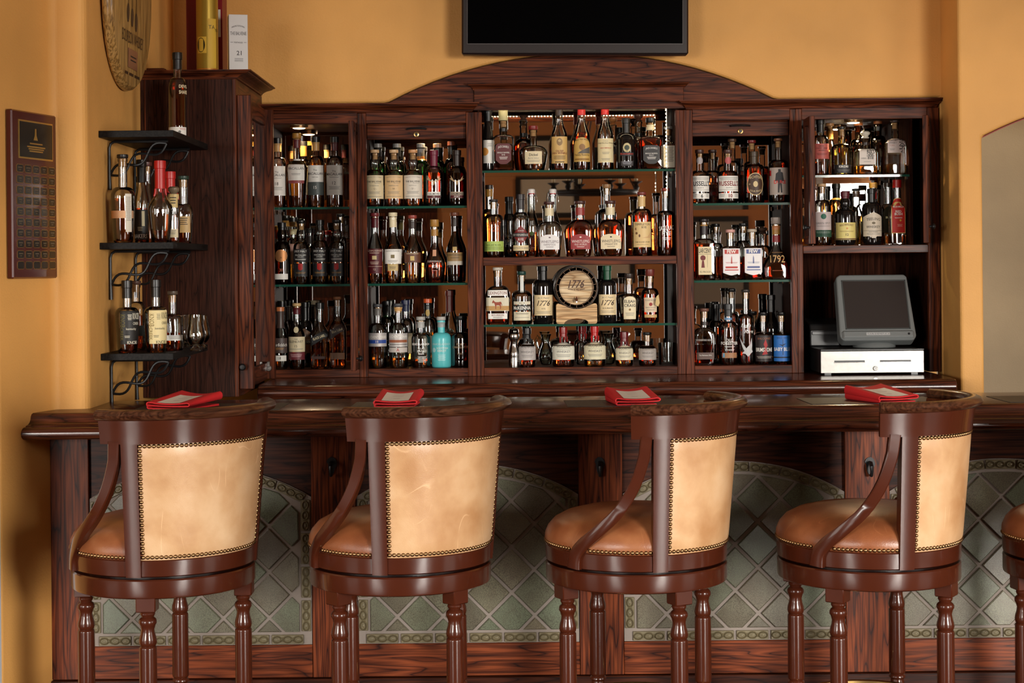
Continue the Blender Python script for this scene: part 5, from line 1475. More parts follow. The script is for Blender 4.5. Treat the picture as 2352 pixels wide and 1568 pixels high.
f2('slope-shouldered dark bottle with khaki label at the cabinet side', 1045, 39, 488, 'slope', glass='brown', liq=('D', .58), cap=('cork', (110,60,40), .014), wrap=(DB, .80, .93), labs=[('rect', .25, .43, .92, (150,118,72), [('GLENMORANGIE', .80, .14, DB), ('~', .6, .06, DB, {'n': 2, 'w': .5}), ('=', .16, .30, (200,190,176))]), ('rect', .45, .51, .25, (190,160,100))])
f3 = rowfn(FL, Y1, g); k3b = rowfn(FL, Y2, g)
f3('round-shouldered bottle with silver label and blue band marked 18', 867.5, 43.5, 698, 'std', liq=('A', .36), cap=('cork', (70,70,74), .012), wrap=[((110,106,102), .82, .93)], labs=[('rect', .34, .55, .95, (186,180,178), [('AUCHENTOSHAN', .70, .20, WH, {'b': .02}), ('=', .36, .26, (36,70,150), {'w': .92}), ('18', .36, .18, WH)], {'metal': .3})])
f3('round-shouldered bottle with silver label and copper band', 915, 44, 697, 'std', liq=('A', .16), cap=('cork', (70,70,74), .012), wrap=[(TAN, .88, .94)], labs=[('rect', .33, .54, .95, (190,184,180), [('AUCHENTOSHAN', .76, .20, WH, {'b': .02}), ('=', .42, .20, (150,84,50), {'w': .9}), ('=', .18, .04, DB, {'w': .9})], {'metal': .3}), ('rect', .245, .32, .92, (196,186,178), [('A', .5, .7, RD)])])
f3('clear frosted-print bottle with grey stopper beside the turquoise bottle', 967, 44, 727, 'std', liq=('D', .18), cap=('cork', (170,166,160), .014), wrap=[((170,168,164), .78, .90)], labs=[('rect', .05, .50, .90, None, [('BRUICHLADDICH', .92, .085, WH, {'b': .012}), ('ISLAY', .74, .09, WH, {'x': .1, 'w': .6}), ('BARLEY', .62, .09, WH, {'x': .15, 'w': .7}), ('2009', .50, .09, WH, {'x': .05, 'w': .5}), ('~', .38, .035, WH, {'n': 8, 'w': .42, 'x': .15})])])
f3('turquoise bottle with white print and grey stopper', 1014, 45, 727, 'std', glass='teal', cap=('cork', (180,176,170), .014), wrap=[((150,158,158), .79, .89)], labs=[('rect', .05, .50, .90, None, [('BRUICHLADDICH', .92, .085, (190,220,220), {'b': .012}), ('SCOTTISH', .74, .085, WH, {'x': .12, 'w': .7}), ('BARLEY', .63, .085, WH, {'x': .07, 'w': .6}), ('o', .66, .20, (170,210,212), {'x': -.72}), ('~', .45, .035, (200,226,226), {'n': 8, 'w': .36, 'x': .05})])])
f3('dark brown bottle with beige print beside the turquoise bottle', 1058, 42, 726, 'std', glass='brown', liq=('D', .6), cap=('cork', K, .014), labs=[('rect', .2, .50, .90, None, [('PORT', .84, .15, (170,140,110), {'w': .5}), ('CHARLOTTE', .66, .15, (170,140,110)), ('PEAT', .24, .12, (150,120,90), {'w': .4})])])
k3b('bright green bottle with black neck behind the silver labels', 889, 34, 691, 'tall', glass='green', cap=('capsule', K, .006, .05))
k3b('clear bottle with navy cap behind the copper-banded label', 932, 34, 689, 'std', cap=('capsule', (24,28,60), .006, .038), labs=[('rect', .2, .5, .9, (190,170,140))])
k3b('bottle with orange top and oval neck badge behind the frosted-print bottle', 983, 36, 686, 'std', liq=('A', .5), cap=('screw', (200,80,30), .012), wrap=[(K, .84, .94)], labs=[('oval', .74, .84, .6, (170,140,70)), ('rect', .2, .45, .85, (190,180,160))])
k3b('tall bottle with maroon capsule behind the turquoise bottle', 1033, 40, 667, 'slope', liq=('D', .42), cap=('capsule', (84,30,24), .008, .075))
# ---- central cabinet
g = 'bottles in the central cabinet'
f1 = rowfn(1.842, Y1, g); k1 = rowfn(1.842, Y2, g)
f1('slim black bottle with white label at the dark end of the lit shelf', 1121, 24, 246, 'wine', glass='dark', cap=('capsule', K, .004, .05), labs=[('rect', .12, .48, .92, WH, [('o', .5, .35, (220,150,70), {'x': -.6}), ('~', .85, .04, GY, {'n': 4, 'w': .4, 'x': .3})])])
f1('square-shouldered bottle with maroon shield label and tall cork stopper', 1156, 49, 246, 'square', liq=('R', .32), cap=('tallcork', (200,190,140), .052), wrap=[(K, .62, .665)], labs=[('hex', .10, .42, .72, (96,34,36), [('JACK DANIELS', .80, .11, WH, {'w': .7, 'arc': .04}), ('SINGLE BARREL', .56, .07, WH, {'w': .8}), ('RYE', .45, .07, WH, {'w': .3}), ('~', .34, .05, WH, {'n': 3, 'w': .55})])])
k1('round ruby decanter behind the maroon shield bottle', 1203, 48, 264, 'onion', liq=('R', .60), cap=('stopper', (60,40,30), .022), wrap=(K, .62, .68))
f1('broad flat decanter with cream rectangular label and red stopper', 1225, 66, 289, 'onion', liq=('D', .24), cap=('cork', (120,30,28), .016), labs=[('rect', .14, .42, .62, CR, [('Dickel', .72, .20, DB, {'b': .01, 'w': .6}), ('Barrel Select', .46, .12, GY, {'i': .3, 'w': .7}), ('~', .28, .06, GY, {'n': 3, 'w': .8})])])
f1('long-necked bottle with tan portrait label and black capsule', 1284.5, 38, 238, 'wine', liq=('R', .13), cap=('capsule', DB, .006, .040), labs=[('rect', .10, .50, .93, (214,176,108), [('o', .80, .28, (150,120,80), {'k': .8}), ('o', .84, .10, (214,190,140)), ('Old RIP', .46, .07, (120,40,26), {'w': .6, 'b': .01}), ('VAN WINKLE', .38, .08, (120,40,26), {'b': .01}), ('~', .28, .025, DB, {'n': 6, 'w': .7}), ('=', .05, .03, DB, {'w': .5})])])
f1('long-necked bottle of dark whisky, arched gold picture label, red capsule', 1336, 38, 236, 'wine', liq=('R', .56), cap=('capsule', RD, .006, .042), labs=[('arch', .12, .48, .95, (206,168,92), [('Pappy Van Winkle', .86, .07, DB, {'arc': .05, 'w': .8}), ('o', .60, .26, (150,112,70)), ('p', 0, 0, (96,90,84), {'pts': [(-.5, .34), (.9, .34), (.9, .62), (.1, .50)]}), ('Family Reserve', .27, .08, DB, {'w': .8}), ('=', .10, .07, (150,110,50), {'w': .8})], {'rise': .45})])
f1('long-necked clear bottle with plain cream label, red oval and red capsule', 1390, 37.5, 235, 'wine', liq=('D', .12), cap=('capsule', RD, .006, .042), labs=[('rect', .105, .46, .93, (232,216,170), [('Kentucky', .88, .04, GY, {'w': .4}), ('Straight Bourbon Whiskey', .80, .05, DB), ('VAN WINKLE', .60, .06, (190,50,40), {'w': .7}), ('o', .60, .012, RD, {'k': 8}), ('~', .42, .035, GY, {'n': 3, 'w': .4}), ('~', .16, .035, GY, {'n': 3, 'w': .5})])])
f1('stout black bottle with round medallion and red lettering', 1438.5, 45, 272, 'std', glass='dark', cap=('capsule', K, .006, .070), labs=[('oval', .33, .51, .40, (206,190,140), [('o', .5, .55, (60,70,60)), ('12', .14, .18, K)]), ('rect', .26, .33, .70, (22,24,26), [('Bunnahabhain', .6, .5, (214,60,40))]), ('rect', .07, .16, .62, (60,56,58), [('~', .8, .2, (170,170,180), {'n': 3, 'w': .8})])])
f1('square-shouldered black whisky bottle with silver shield label', 1494.5, 53, 271, 'square', liq=('R', .60), cap=('cork', K, .018), wrap=[(CR, .76, .865)], labs=[('hex', .10, .46, .72, (50,48,48), [('JACK DANIELS', .80, .10, WH, {'w': .7, 'arc': .04}), ('SINGLE BARREL', .56, .07, WH, {'w': .8}), ('SELECT', .46, .06, WH, {'w': .45}), ('~', .36, .05, WH, {'n': 3, 'w': .55})])])
f1('clear bottle with plain cream text label at the end of the lit shelf', 1536, 28, 291, 'sqlow', cap=('cork', GY, .010), labs=[('rect', .04, .55, .93, (206,196,176), [('~', .92, .05, DB, {'n': 14, 'w': .8})])])
k1('clear decanter with round wooden ball stopper behind the red-oval label', 1408, 40, 267, 'slope', liq=('P', .3), cap=('stopper', (140,90,50), .034))
k1('ruby decanter with copper stopper between the two black bottles', 1466.5, 44, 261, 'onion', liq=('R', .5), cap=('stopper', (60,36,28), .03), wrap=(K, .60, .66))
f2 = rowfn(1.515, Y1, g); k2 = rowfn(1.515, Y2+.02, g)
f2('bright orange whisky bottle with lime green label', 1134, 47, 458, 'tall', liq=('O', .69), cap=('cork', (40,34,32), .010), labs=[('rect', .10, .275, .95, (172,196,96), [('BULLEIT 95 RYE', .62, .16, (60,74,30), {'w': .75}), ('~', .42, .08, (90,104,50), {'n': 4, 'w': .8})]), ('rect', .40, .62, .8, None, [('BULLEIT', .8, .26, (190,80,30)), ('FRONTIER', .5, .16, (190,80,30)), ('WHISKEY', .25, .16, (190,80,30))])])
k2('clear bottle with gold neck behind the orange whisky bottle', 1124, 32, 425, 'long', liq=('O', .6), cap=('screw', DB, .012), wrap=(GO, .84, .94))
k2('slim black bottle with white script beside the orange whisky bottle', 1170, 25, 452, 'std', glass='dark', cap=('capsule', K, .006, .06), labs=[('rect', .15, .40, .95, None, [('Stock', .85, .2, (190,190,190), {'w': .8}), ('~', .5, .12, (150,150,150), {'n': 3, 'w': .8})])])
f2('clear bottle with red and black diamond label and black capsule', 1196, 37.5, 446, 'std', liq=('D', .08), cap=('capsule', (40,34,36), .008, .050), labs=[('dia', .20, .50, .93, (124,30,28), [('=', .50, .22, (16,14,14), {'w': .95}), ('RITTENHOUSE', .50, .12, WH, {'w': .9}), ('RYE', .26, .13, WH, {'w': .32}), ('100 PROOF', .72, .05, WH, {'w': .4})]), ('rect', .10, .185, .92, (226,206,160), [('BOTTLED IN BOND', .5, .30, GY)])])
k2('swing-top bottle with leaf print between the diamond and white labels', 1221, 34, 434, 'slope', liq=('R', .36), cap=('swing', WH), labs=[('rect', .30, .52, .9, None, [('JE', .86, .28, WH, {'w': .5}), ('o', .2, .3, (90,110,50))]), ('rect', .08, .16, .9, None, [('KEY', .6, .5, WH)])])
wp = lambda c, tc, t2: [('arch', .13, .40, .80, c, [('WHISTLEPIG', .52, .19, tc, {'w': .9}), (t2, .32, .12, tc, {'w': .62}), ('~', .18, .05, tc, {'n': 2, 'w': .4}), ('o', .80, .09, tc, {'k': 1.6})], {'rise': .30})]
f2('wide farmhouse flask, nearly empty, with white arched label', 1262, 59, 463, 'whist', liq=('D', .16), cap=('cork', (70,36,30), .012), wrap=(CR, .74, .88), labs=wp((236,232,230), (110,90,96), 'FARMSTOCK'))
f2('wide flask of dark whisky with red arched label', 1332.5, 60, 461.5, 'whist', liq=('R', .68), cap=('cork', (70,36,30), .012), wrap=((150,50,44), .74, .88), labs=wp((150,36,38), (240,224,216), 'OLD WORLD'))
f2('wide flask of amber whisky with cream arched label', 1402, 62, 461, 'whist', liq=('D', .68), cap=('cork', (70,36,30), .012), wrap=(CR, .74, .88), labs=wp((232,214,176), (40,34,30), 'STRAIGHT RYE'))
k2('swing-top bottle behind the white arched label', 1270, 36, 434, 'slope', liq=('R', .3), cap=('swing', WH))
k2('tall clear decanter with wooden stopper behind the cream arched label', 1394, 44, 423, 'long', liq=('A', .4), cap=('cork', (150,110,70), .016))
f2('round-shouldered amber bottle with cream picture label marked 4', 1474, 45, 441, 'tall', liq=('R', .68), cap=('cork', (120,50,44), .012), wrap=((214,178,120), .77, .93), labs=[('rect', .135, .53, .88, (226,194,136), [('TEMPLETON', .90, .085, DB), ('RYE', .78, .085, DB, {'x': .15, 'w': .45}), ('4', .72, .13, (120,40,24), {'x': -.7}), ('o', .55, .10, (120,80,50), {'x': -.6}), ('o', .45, .12, (110,74,46), {'x': -.3, 'k': .6}), ('p', 0, 0, (214,170,120), {'pts': [(-.1, .36), (.8, .36), (.9, .62), (.5, .42)]}), ('THE GOOD STUFF', .20, .055, DB, {'w': .75}), ('~', .10, .03, DB, {'n': 1, 'w': .6})])])
f2('long-necked ruby bottle with white script print at the shelf end', 1529, 41, 432, 'long', liq=('R', .60), cap=('cork', (110,40,34), .012), labs=[('rect', .16, .46, .85, None, [('SAZERAC', .82, .22, WH, {'r': .08, 'b': .01}), ('RYE', .56, .20, WH, {'w': .5, 'b': .01}), ('~', .34, .05, WH, {'n': 3, 'w': .5})])])
f3 = rowfn(1.2615, Y1, g)
f3('flat bottle with horse picture label and two white strips', 1143, 57, 614, 'flask', liq=('R', .22), cap=('cork', (200,190,176), .012), labs=[('rect', .50, .60, .84, WH, [('LEXINGTON', .5, .55, (120,50,36), {'b': .01})]), ('rect', .235, .47, .93, (214,206,180), [('=', .20, .34, (186,140,76)), ('p', 0, 0, (150,60,28), {'pts': [(-.50,.62),(-.44,.74),(-.36,.82),(-.29,.72),(-.18,.66),(.10,.66),(.26,.70),(.345,.62),(.40,.40),(.36,.38),(.32,.52),(.28,.50),(.305,.30),(.26,.14),(.20,.14),(.225,.32),(.14,.42),(-.10,.42),(-.135,.30),(-.14,.14),(-.205,.14),(-.21,.34),(-.26,.50),(-.34,.62),(-.42,.57)]})]), ('rect', .095, .19, .82, WH, [('BOURBON', .70, .34, (120,50,36), {'w': .75, 'b': .01}), ('WHISKEY', .28, .3, DB, {'w': .75})])])
f3('round clear bottle with two cream labels and dark green neck strip', 1199, 46, 623, 'short', liq=('D', .4), cap=('cork', (24,60,52), .014), labs=[('rect', .37, .43, .82, (220,212,190), [('No 10', .5, .5, GY, {'w': .3})]), ('rect', .255, .36, .86, (40,40,36), [('McKENNA', .5, .60, WH, {'b': .02})]), ('rect', .07, .235, .82, (226,216,188), [('~', .8, .1, DB, {'n': 2, 'w': .7}), ('=', .35, .04, GY, {'w': .8})]), ('rect', .60, .90, .5, (220,220,214))])
j76 = lambda s: [('rect', .145, .50, .94, (232,208,162), [('Jas. E. Pepper', .85, .08, GY, {'i': .4, 'w': .7}), ('1776', .60, .26, (50,26,18), {'i': .35, 'b': .012, 'w': .82}), (s, .33, .08, (70,40,30), {'w': .6}), ('~', .2, .035, GY, {'n': 4, 'w': .7})])]
f3('black bottle with cream label reading rye beside the barrel', 1248, 44, 611, 'tall', glass='dark', cap=('capsule', K, .006, .06), labs=j76('RYE'))
f3('black bottle with cream label and green capsule beside the barrel', 1395, 42, 610, 'tall', glass='dark', cap=('capsule', (16,70,44), .006, .055), labs=j76('BOURBON'))
f3('arch-shaped clear bottle with cream two-line label and brown stopper', 1445, 52, 628, 'decant', liq=('A', .24), cap=('cork', (50,36,30), .018), labs=[('arch', .08, .54, .58, (232,218,182), [('ELIJAH', .76, .13, K, {'b': .012}), ('CRAIG', .60, .13, K, {'b': .012}), ('o', .42, .10, (140,110,60)), ('~', .26, .05, GY, {'n': 3, 'w': .7})], {'rise': .2})])
f3('engraved bottle with rose label and folded paper tag', 1493, 40, 618, 'std', liq=('R', .54), cap=('cork', (110,44,36), .026), labs=[('rect', .20, .47, .70, (220,196,164), [('FOUR ROSES', .82, .11, GY), ('o', .54, .24, (150,30,26)), ('SINGLE BARREL', .32, .08, GY), ('~', .18, .06, GY, {'n': 2, 'w': .6})]), ('rect', .10, .155, .70, (196,160,104))])
f4 = rowfn(FL, 6.425, g); k4 = rowfn(FL, Y2, g)
hud = lambda c: [('rect', .18, .60, .96, c, [('HUDSON', .80, .15, (84,80,80), {'w': .8}), ('~', .64, .05, GY, {'n': 1, 'w': .6}), ('WHISKEY', .50, .15, (84,80,80), {'w': .86}), ('~', .30, .06, GY, {'n': 3, 'w': .55})])]
f4('small square-shouldered ruby bottle with grey label and black wax, by pepper mill', 1211, 40, 753, 'jug', liq=('R', .58), cap=('wax', K, .010, .030), labs=hud((196,188,184)))
f4('big squat bottle with white label and red wax, beside the glass carafe', 1294, 52, 751, 'jug', liq=('R', .24), cap=('wax', (130,24,20), .010, .026), labs=hud((236,232,214)))
f4('big squat bottle with cream label and bright red wax under the barrel', 1366, 51, 749, 'jug', liq=('A', .14), cap=('wax', RD, .010, .026), labs=hud((230,222,190)))
f4('small squat bottle with cream label and dark red wax', 1434, 41, 762, 'jug', liq=('D', .22), cap=('wax', (100,26,30), .010, .026), labs=hud((226,218,190)))
f4('small squat ruby bottle with grey label and black stopper beside the tumbler', 1487, 41, 763, 'jug', liq=('R', .60), cap=('cork', K, .010), labs=hud((176,166,158)))
k4('clear bottle with red wax cap behind the cream label', 1338, 30, 748, 'jug', cap=('wax', (150,24,20), .010, .02))
# ---- cabinet with the bright blue label
g = 'bottles in the cabinet with the bright blue label'
f1 = rowfn(SH1, Y1, g); k1 = rowfn(SH1, Y2, g)
rus = lambda n, c: [('rect', .215, .505, .95, WH, [('~', .88, .07, GY, {'n': 3, 'w': .9}), ("RUSSELL'S", .52, .30, c, {'b': .02}), ('RESERVE', .24, .08, GY, {'w': .7}), ('~', .10, .06, GY, {'n': 1, 'w': .9})]), ('rect', .085, .185, .95, WH, [(n, .5, .62, c, {'x': .1, 'b': .03}), ('~', .75, .2, GY, {'n': 3, 'w': .25, 'x': -.6}), ('~', .75, .2, GY, {'n': 3, 'w': .2, 'x': .65})]), ('oval', .73, .86, .9, (170,160,160) if n == '6' else (190,90,90))]
f1('round clear bottle with white label marked 6 and brown stopper', 1607, 43, 344, 'short', liq=('D', .12), cap=('cork', (70,40,32), .014), labs=rus('6', (50,46,46)))
f1('round amber bottle with white label, red letters marked 10', 1672, 46, 344, 'short', liq=('R', .58), cap=('cork', (70,40,32), .014), labs=rus('10', (130,26,30)))
f1('amber bottle with brown oval label ringed in cream', 1732, 47, 348, 'tall', liq=('R', .74), cap=('capsule', (70,54,36), .006, .040), labs=[('oval', .14, .58, .78, (214,184,130), []), ('oval', .155, .565, .72, (70,44,26), [('MICHTERS', .76, .12, (224,200,150), {'arc': .08, 'w': .9}), ('o', .50, .28, (224,200,150), {'k': .8}), ('20', .5, .07, (224,200,150), {'x': -.75}), ('SOUR MASH', .22, .09, (224,200,150), {'w': .7, 'arc': -.06})])])
f1('thin-necked ruby bottle with silver label of a standing man in a hat', 1788, 46, 318, 'long', liq=('R', .62), cap=('cork', (130,80,50), .010), labs=[('rect', .12, .54, .93, (176,160,150), [('p', 0, 0, (34,32,36), {'pts': [(-.20, .08), (-.08, .08), (-.02, .40), (.06, .08), (.18, .08), (.12, .5), (.34, .5), (.22, .82), (.06, .84), (.06, .94), (-.16, .94), (-.16, .84), (-.36, .78), (-.42, .5), (-.18, .5)][::-1]}), ('DUKE', .47, .13, (214,40,30), {'b': .02, 'w': .8}), ('=', .80, .2, RD, {'w': .1, 'x': -.9})])])
k1('bottle with copper dog label between the two white-labelled bottles', 1637, 40, 344, 'short', liq=('R', .4), cap=('cork', (60,36,30), .012), labs=[('rect', .14, .36, .92, (96,50,40), [('BIRD DOG', .8, .2, (196,150,120)), ('o', .25, .3, (190,50,40))])])
k1('tall clear bottle with cork behind the red-lettered bottle', 1682, 40, 319, 'long', liq=('A', .3), cap=('cork', (90,60,40), .012))
k1('clear bottle with red cap behind the brown oval label', 1727, 38, 322, 'long', liq=('D', .5), cap=('cork', (120,30,30), .012))
f2 = rowfn(SH2, Y1, g); k2 = rowfn(SH2, Y2, g)
f2('square bottle with cream keyhole label and black neck band', 1617, 49, 503, 'square', liq=('R', .60), cap=('cork', (40,30,30), .012), wrap=[(GO, .885, .905), ((44,34,36), .74, .885)], labs=[('rect', .09, .545, .62, (226,206,162), [('LARCENY', .86, .17, K, {'b': .01}), ('=', .73, .012, K), ('p', 0, 0, (110,24,24), {'pts': [(-.58, .25), (-.06, .25), (-.18, .50), (-.46, .50)]}), ('o', .60, .19, (110,24,24), {'x': -.32}), ('=', .48, .44, K, {'w': .012, 'x': .36}), ('92 PROOF', .10, .07, (90,80,60), {'w': .8})])])
few = lambda c: [('scallop', .09, .62, .88, (236,230,230), [('=', .88, .16, c, {'w': .82}), ('FEW', .885, .12, WH, {'b': .03, 'w': .7}), ('p', 0, 0, c, {'pts': [(-.08, .44), (.08, .44), (.05, .66), (0, .74), (-.05, .66)]}), ('~', .48, .03, c, {'n': 2, 'w': .7}), ('=', .30, .07, c, {'w': .72}), ('=', .20, .035, c, {'w': .8})])]
f2('square bottle with white label printed in red', 1678, 44, 527, 'square', liq=('R', .48), cap=('cork', (214,160,150), .012), labs=few((186,60,52)))
f2('square bottle with white label printed in slate blue', 1728, 45, 526, 'square', liq=('R', .46), cap=('cork', (196,180,160), .012), labs=few((90,100,150)))
f2('broad trapezoid decanter of dark whisky with gold numerals', 1783, 64, 499, 'trap', liq=('R', .36), cap=('tallcork', (150,136,128), .026), wrap=[((190,120,70), .80, .86), (GO, .72, .80), ((130,26,26), .60, .71)], labs=[('rect', .10, .45, .62, None, [('1792', .66, .34, (214,170,110), {'w': .95}), ('~', .95, .04, (190,140,90), {'n': 1, 'w': .7}), ('~', .12, .04, (200,110,70), {'n': 1, 'w': .7})])])
k2('clear bottle with black stopper behind the keyhole label', 1644, 32, 514, 'long', liq=('D', .4), cap=('cork', K, .012))
k2('clear bottle with wide black stopper between the red and blue prints', 1708, 38, 513, 'std', liq=('A', .3), cap=('cork', K, .012))
k2('clear bottle with dome stopper behind the trapezoid decanter', 1753, 36, 522, 'std', liq=('A', .3), cap=('stopper', (96,72,60), .024))
f3 = rowfn(FL, Y1, g); k3b = rowfn(FL, Y2, g)
f3('flat round-shouldered flask with copper stopper and brown strip label', 1618, 54, 708, 'flask', liq=('R', .36), cap=('cork', (110,70,56), .012), wrap=(DB, .70, .76), labs=[('rect', .10, .22, .80, (92,68,58), [('The Manhattan 2016', .6, .18, WH, {'w': .7})]), ('rect', .36, .52, .85, None, [('WOODFORD RESERVE', .5, .2, (210,200,190))])])
f3('dark bottle with white capital lettering and pale blue neck band', 1673, 45, 698, 'std', liq=('R', .62), cap=('capsule', (40,40,42), .008, .04), wrap=[((110,150,190), .735, .775)], labs=[('rect', .20, .46, .90, None, [('OLD', .80, .17, WH, {'w': .45, 'b': .012}), ('FORESTER', .60, .19, WH, {'b': .015}), ('~', .40, .05, WH, {'n': 2, 'w': .5}), ('WHISKY', .18, .12, WH, {'w': .5})]), ('rect', .115, .20, .72, (166,118,80), [('=', .5, .8, (110,160,190), {'w': .15, 'x': -.8})])])
f3('tall slim dark bottle with white script and eagle print', 1713, 37, 665, 'long', liq=('R', .64), cap=('cork', (50,44,40), .010), labs=[('rect', .36, .58, .9, None, [('Eagle', .72, .22, WH, {'i': .3, 'w': .7, 'x': -.1}), ('Rare', .38, .22, WH, {'i': .3, 'w': .6, 'x': .25})]), ('rect', .10, .38, .90, None, [('p', 0, 0, (200,200,200), {'pts': [(-.95, .98), (-.55, .70), (-.1, .42), (.35, .62), (.55, .92), (.62, .55), (.55, .36), (.70, .26), (.30, .14), (.1, .02), (-.2, .16), (-.6, .18), (-.3, .30), (-.55, .50)][::-1]})])])
f3('ruby bottle with black label and red flame print', 1753, 42, 717, 'short', liq=('R', .45), cap=('cork', K, .012), labs=[('rect', .06, .56, .90, (30,20,20), [('BALCONES', .88, .08, (150,90,60)), ('p', 0, 0, (170,30,34), {'pts': [(-.25, .25), (.3, .28), (.15, .5), (.3, .62), (.1, .86), (-.1, .66), (.05, .5)]}), ('BRIMSTONE', .45, .15, WH, {'b': .02}), ('~', .18, .05, (190,180,170), {'n': 2, 'w': .8})]), ('oval', .58, .68, .30, (130,124,120))])
f3('dark bottle with bright blue label of a corn stalk', 1795, 40, 717, 'short', liq=('R', .50), cap=('cork', K, .012), labs=[('rect', .06, .555, .94, (40,110,190), [('BALCONES', .91, .07, (20,50,90)), ('p', 0, 0, (16,34,60), {'pts': [(-.03, .25), (.03, .25), (.02, .85), (-.02, .85)]}), ('p', 0, 0, (16,34,60), {'pts': [(0, .60), (.35, .70), (.0, .66)]}), ('p', 0, 0, (16,34,60), {'pts': [(0, .58), (0, .64), (-.4, .66)]}), ('BABY BLUE', .47, .14, WH, {'b': .015}), ('=', .15, .05, (16,20,30))]), ('oval', .58, .68, .30, (120,116,112))])
k3b('tall clear bottle with black cap behind the white-lettered dark bottle', 1681, 32, 663, 'long', cap=('cork', K, .012))
k3b('black-sealed bottle behind the flat flask', 1645, 32, 698, 'std', glass='brown', cap=('capsule', K, .006, .07), liq=('D', .5))
k3b('tall black bottle behind the flame print bottle', 1771, 40, 677, 'wine', glass='dark', cap=('capsule', K, .006, .06))
k3b('clear bottle with black stopper behind the eagle print bottle', 1729, 30, 715, 'std', cap=('cork', K, .014))
# ---- lit cabinet above the till
g = 'bottles in the lit cabinet above the till'
f1 = rowfn(1.8125, Y1, g); k1 = rowfn(1.8125, Y2+.01, g)
f1('dark whisky bottle with coral pink label', 1885, 37, 274, 'std', liq=('D', .24), cap=('capsule', K, .006, .045), labs=[('rect', .29, .56, .92, (190,92,84), [('NIKKA', .84, .09, DB, {'w': .5, 'x': -.1}), ('COFFEY GRAIN', .70, .09, DB, {'w': .85}), ('WHISKY', .56, .09, DB, {'w': .6}), ('~', .35, .05, (90,40,36), {'n': 3, 'w': .6})])])
f1('glowing yellow whisky bottle with black label at its foot', 1933, 48, 291, 'short', liq=('Y', .78), cap=('cork', K, .010), labs=[('rect', .04, .21, .80, (30,26,26), [('KIKORI', .78, .26, WH, {'w': .62, 'b': .02}), ('~', .4, .1, GY, {'n': 3, 'w': .7})])])
f1('faceted clear bottle with square white calligraphy label and glass stopper', 1988, 51, 301, 'square', liq=('A', .20), cap=('stopper', (214,206,190), .028), wrap=[(DB, .68, .74)], labs=[('rect', .23, .58, .70, (222,210,200), [('HIBIKI', .40, .10, GY, {'x': -.45, 'w': .5}), ('響', .66, .5, K, {'x': .4, 'w': .5}), ('~', .2, .03, GY, {'n': 2, 'w': .5})])])
f1('square clear bottle with white label and one brushed character', 2056, 45, 277, 'sqlow', liq=('P', .20), cap=('cork', (50,30,26), .008), labs=[('rect', .40, .665, .90, (206,190,186), [('SUNTORY', .86, .12, DB, {'x': -.40, 'w': .5}), ('WHISKY', .69, .12, DB, {'x': -.42, 'w': .46}), ('TOKI', .52, .12, (170,110,90), {'x': -.55, 'w': .3}), ('季', .5, .75, K, {'x': .62, 'w': .34}), ('~', .28, .05, GY, {'n': 3, 'w': .3, 'x': -.5})])])
k1('gold-necked bottle between the pink label and the yellow whisky', 1906, 32, 283, 'slope', liq=('D', .5), cap=('cork', (170,120,70), .012), wrap=(GO, .70, .85))
k1('dark bottle with orange-brown stopper behind the calligraphy bottle', 1972, 38, 282, 'std', glass='brown', liq=('D', .6), cap=('cork', (170,100,50), .012))
k1('dark bottle with tan stopper between the two calligraphy labels', 2017, 36, 278, 'tall', glass='brown', liq=('D', .7), cap=('cork', (160,96,54), .012), wrap=(K, .82, .90))
f2 = rowfn(ZN, Y1, g); k2 = rowfn(ZN, Y2+.01, g)
f2('clear bottle with white label bearing a green disc', 1888, 41, 422, 'tall', liq=('O', .15), cap=('cork', (196,160,120), .012), labs=[('rect', .135, .54, .94, (206,190,188), [('o', .82, .22, (16,96,72)), ('GREEN SPOT', .55, .08, GY, {'w': .8}), ('~', .45, .03, GY, {'n': 2, 'w': .7}), ('=', .14, .28, (30,72,52)), ('~', .22, .03, (190,200,190), {'n': 3, 'w': .8})])])
f2('round-bellied black bottle with yellow label marked 12 and maroon capsule', 1941, 47, 440, 'pot', glass='dark', cap=('capsule', (90,22,34), .006, .055), labs=[('rect', .10, .42, .96, (222,204,124), [('REDBREAST', .82, .12, (110,60,30), {'arc': .06, 'w': .8}), ('o', .66, .12, (214,150,80)), ('12', .30, .14, DB, {'b': .02}), ('~', .5, .04, (130,90,50), {'n': 2, 'w': .6}), ('=', .05, .06, (90,40,24))])])
f2('black bottle with cream house-shaped label', 2002, 44, 433, 'tall', glass='dark', cap=('capsule', K, .006, .05), labs=[('house', .13, .58, .95, (214,200,180), [('TEELING', .70, .11, (40,36,34), {'arc': .03}), ('o', .57, .10, (110,96,70), {'k': 1.4}), ('WHISKEY', .42, .10, (40,36,34), {'w': .75}), ('=', .27, .01, K), ('IRISH WHISKEY', .22, .04, GY, {'w': .6}), ('~', .15, .03, GY, {'n': 2, 'w': .6})])])
f2('tall clear bottle with bright red arched label', 2061, 40, 413, 'flask', liq=('D', .15), cap=('screw', RD, .026), labs=[('arch', .175, .72, .80, (226,190,120), [], {'rise': .16}), ('arch', .185, .71, .73, (196,36,26), [('BUSHMILLS', .76, .05, WH, {'w': .8, 'b': .01}), ('RED', .62, .07, WH, {'w': .6, 'b': .02}), ('BUSH', .545, .07, WH, {'w': .75, 'b': .02}), ('~', .44, .02, WH, {'n': 2, 'w': .6}), ('o', .36, .06, (220,170,60), {'x': .3}), ('~', .24, .02, (230,180,160), {'n': 4, 'w': .4, 'x': .2})], {'rise': .16})])
k2('clear bottle with brown cap behind the green disc label', 1872, 32, 428, 'std', cap=('cork', (70,40,34), .014))
k2('amber bottle with black and gold neck beside the yellow label', 1921, 34, 422, 'tall', liq=('O', .72), cap=('capsule', K, .006, .06), wrap=(GO, .74, .80), labs=[('rect', .22, .5, .9, (190,180,180))])
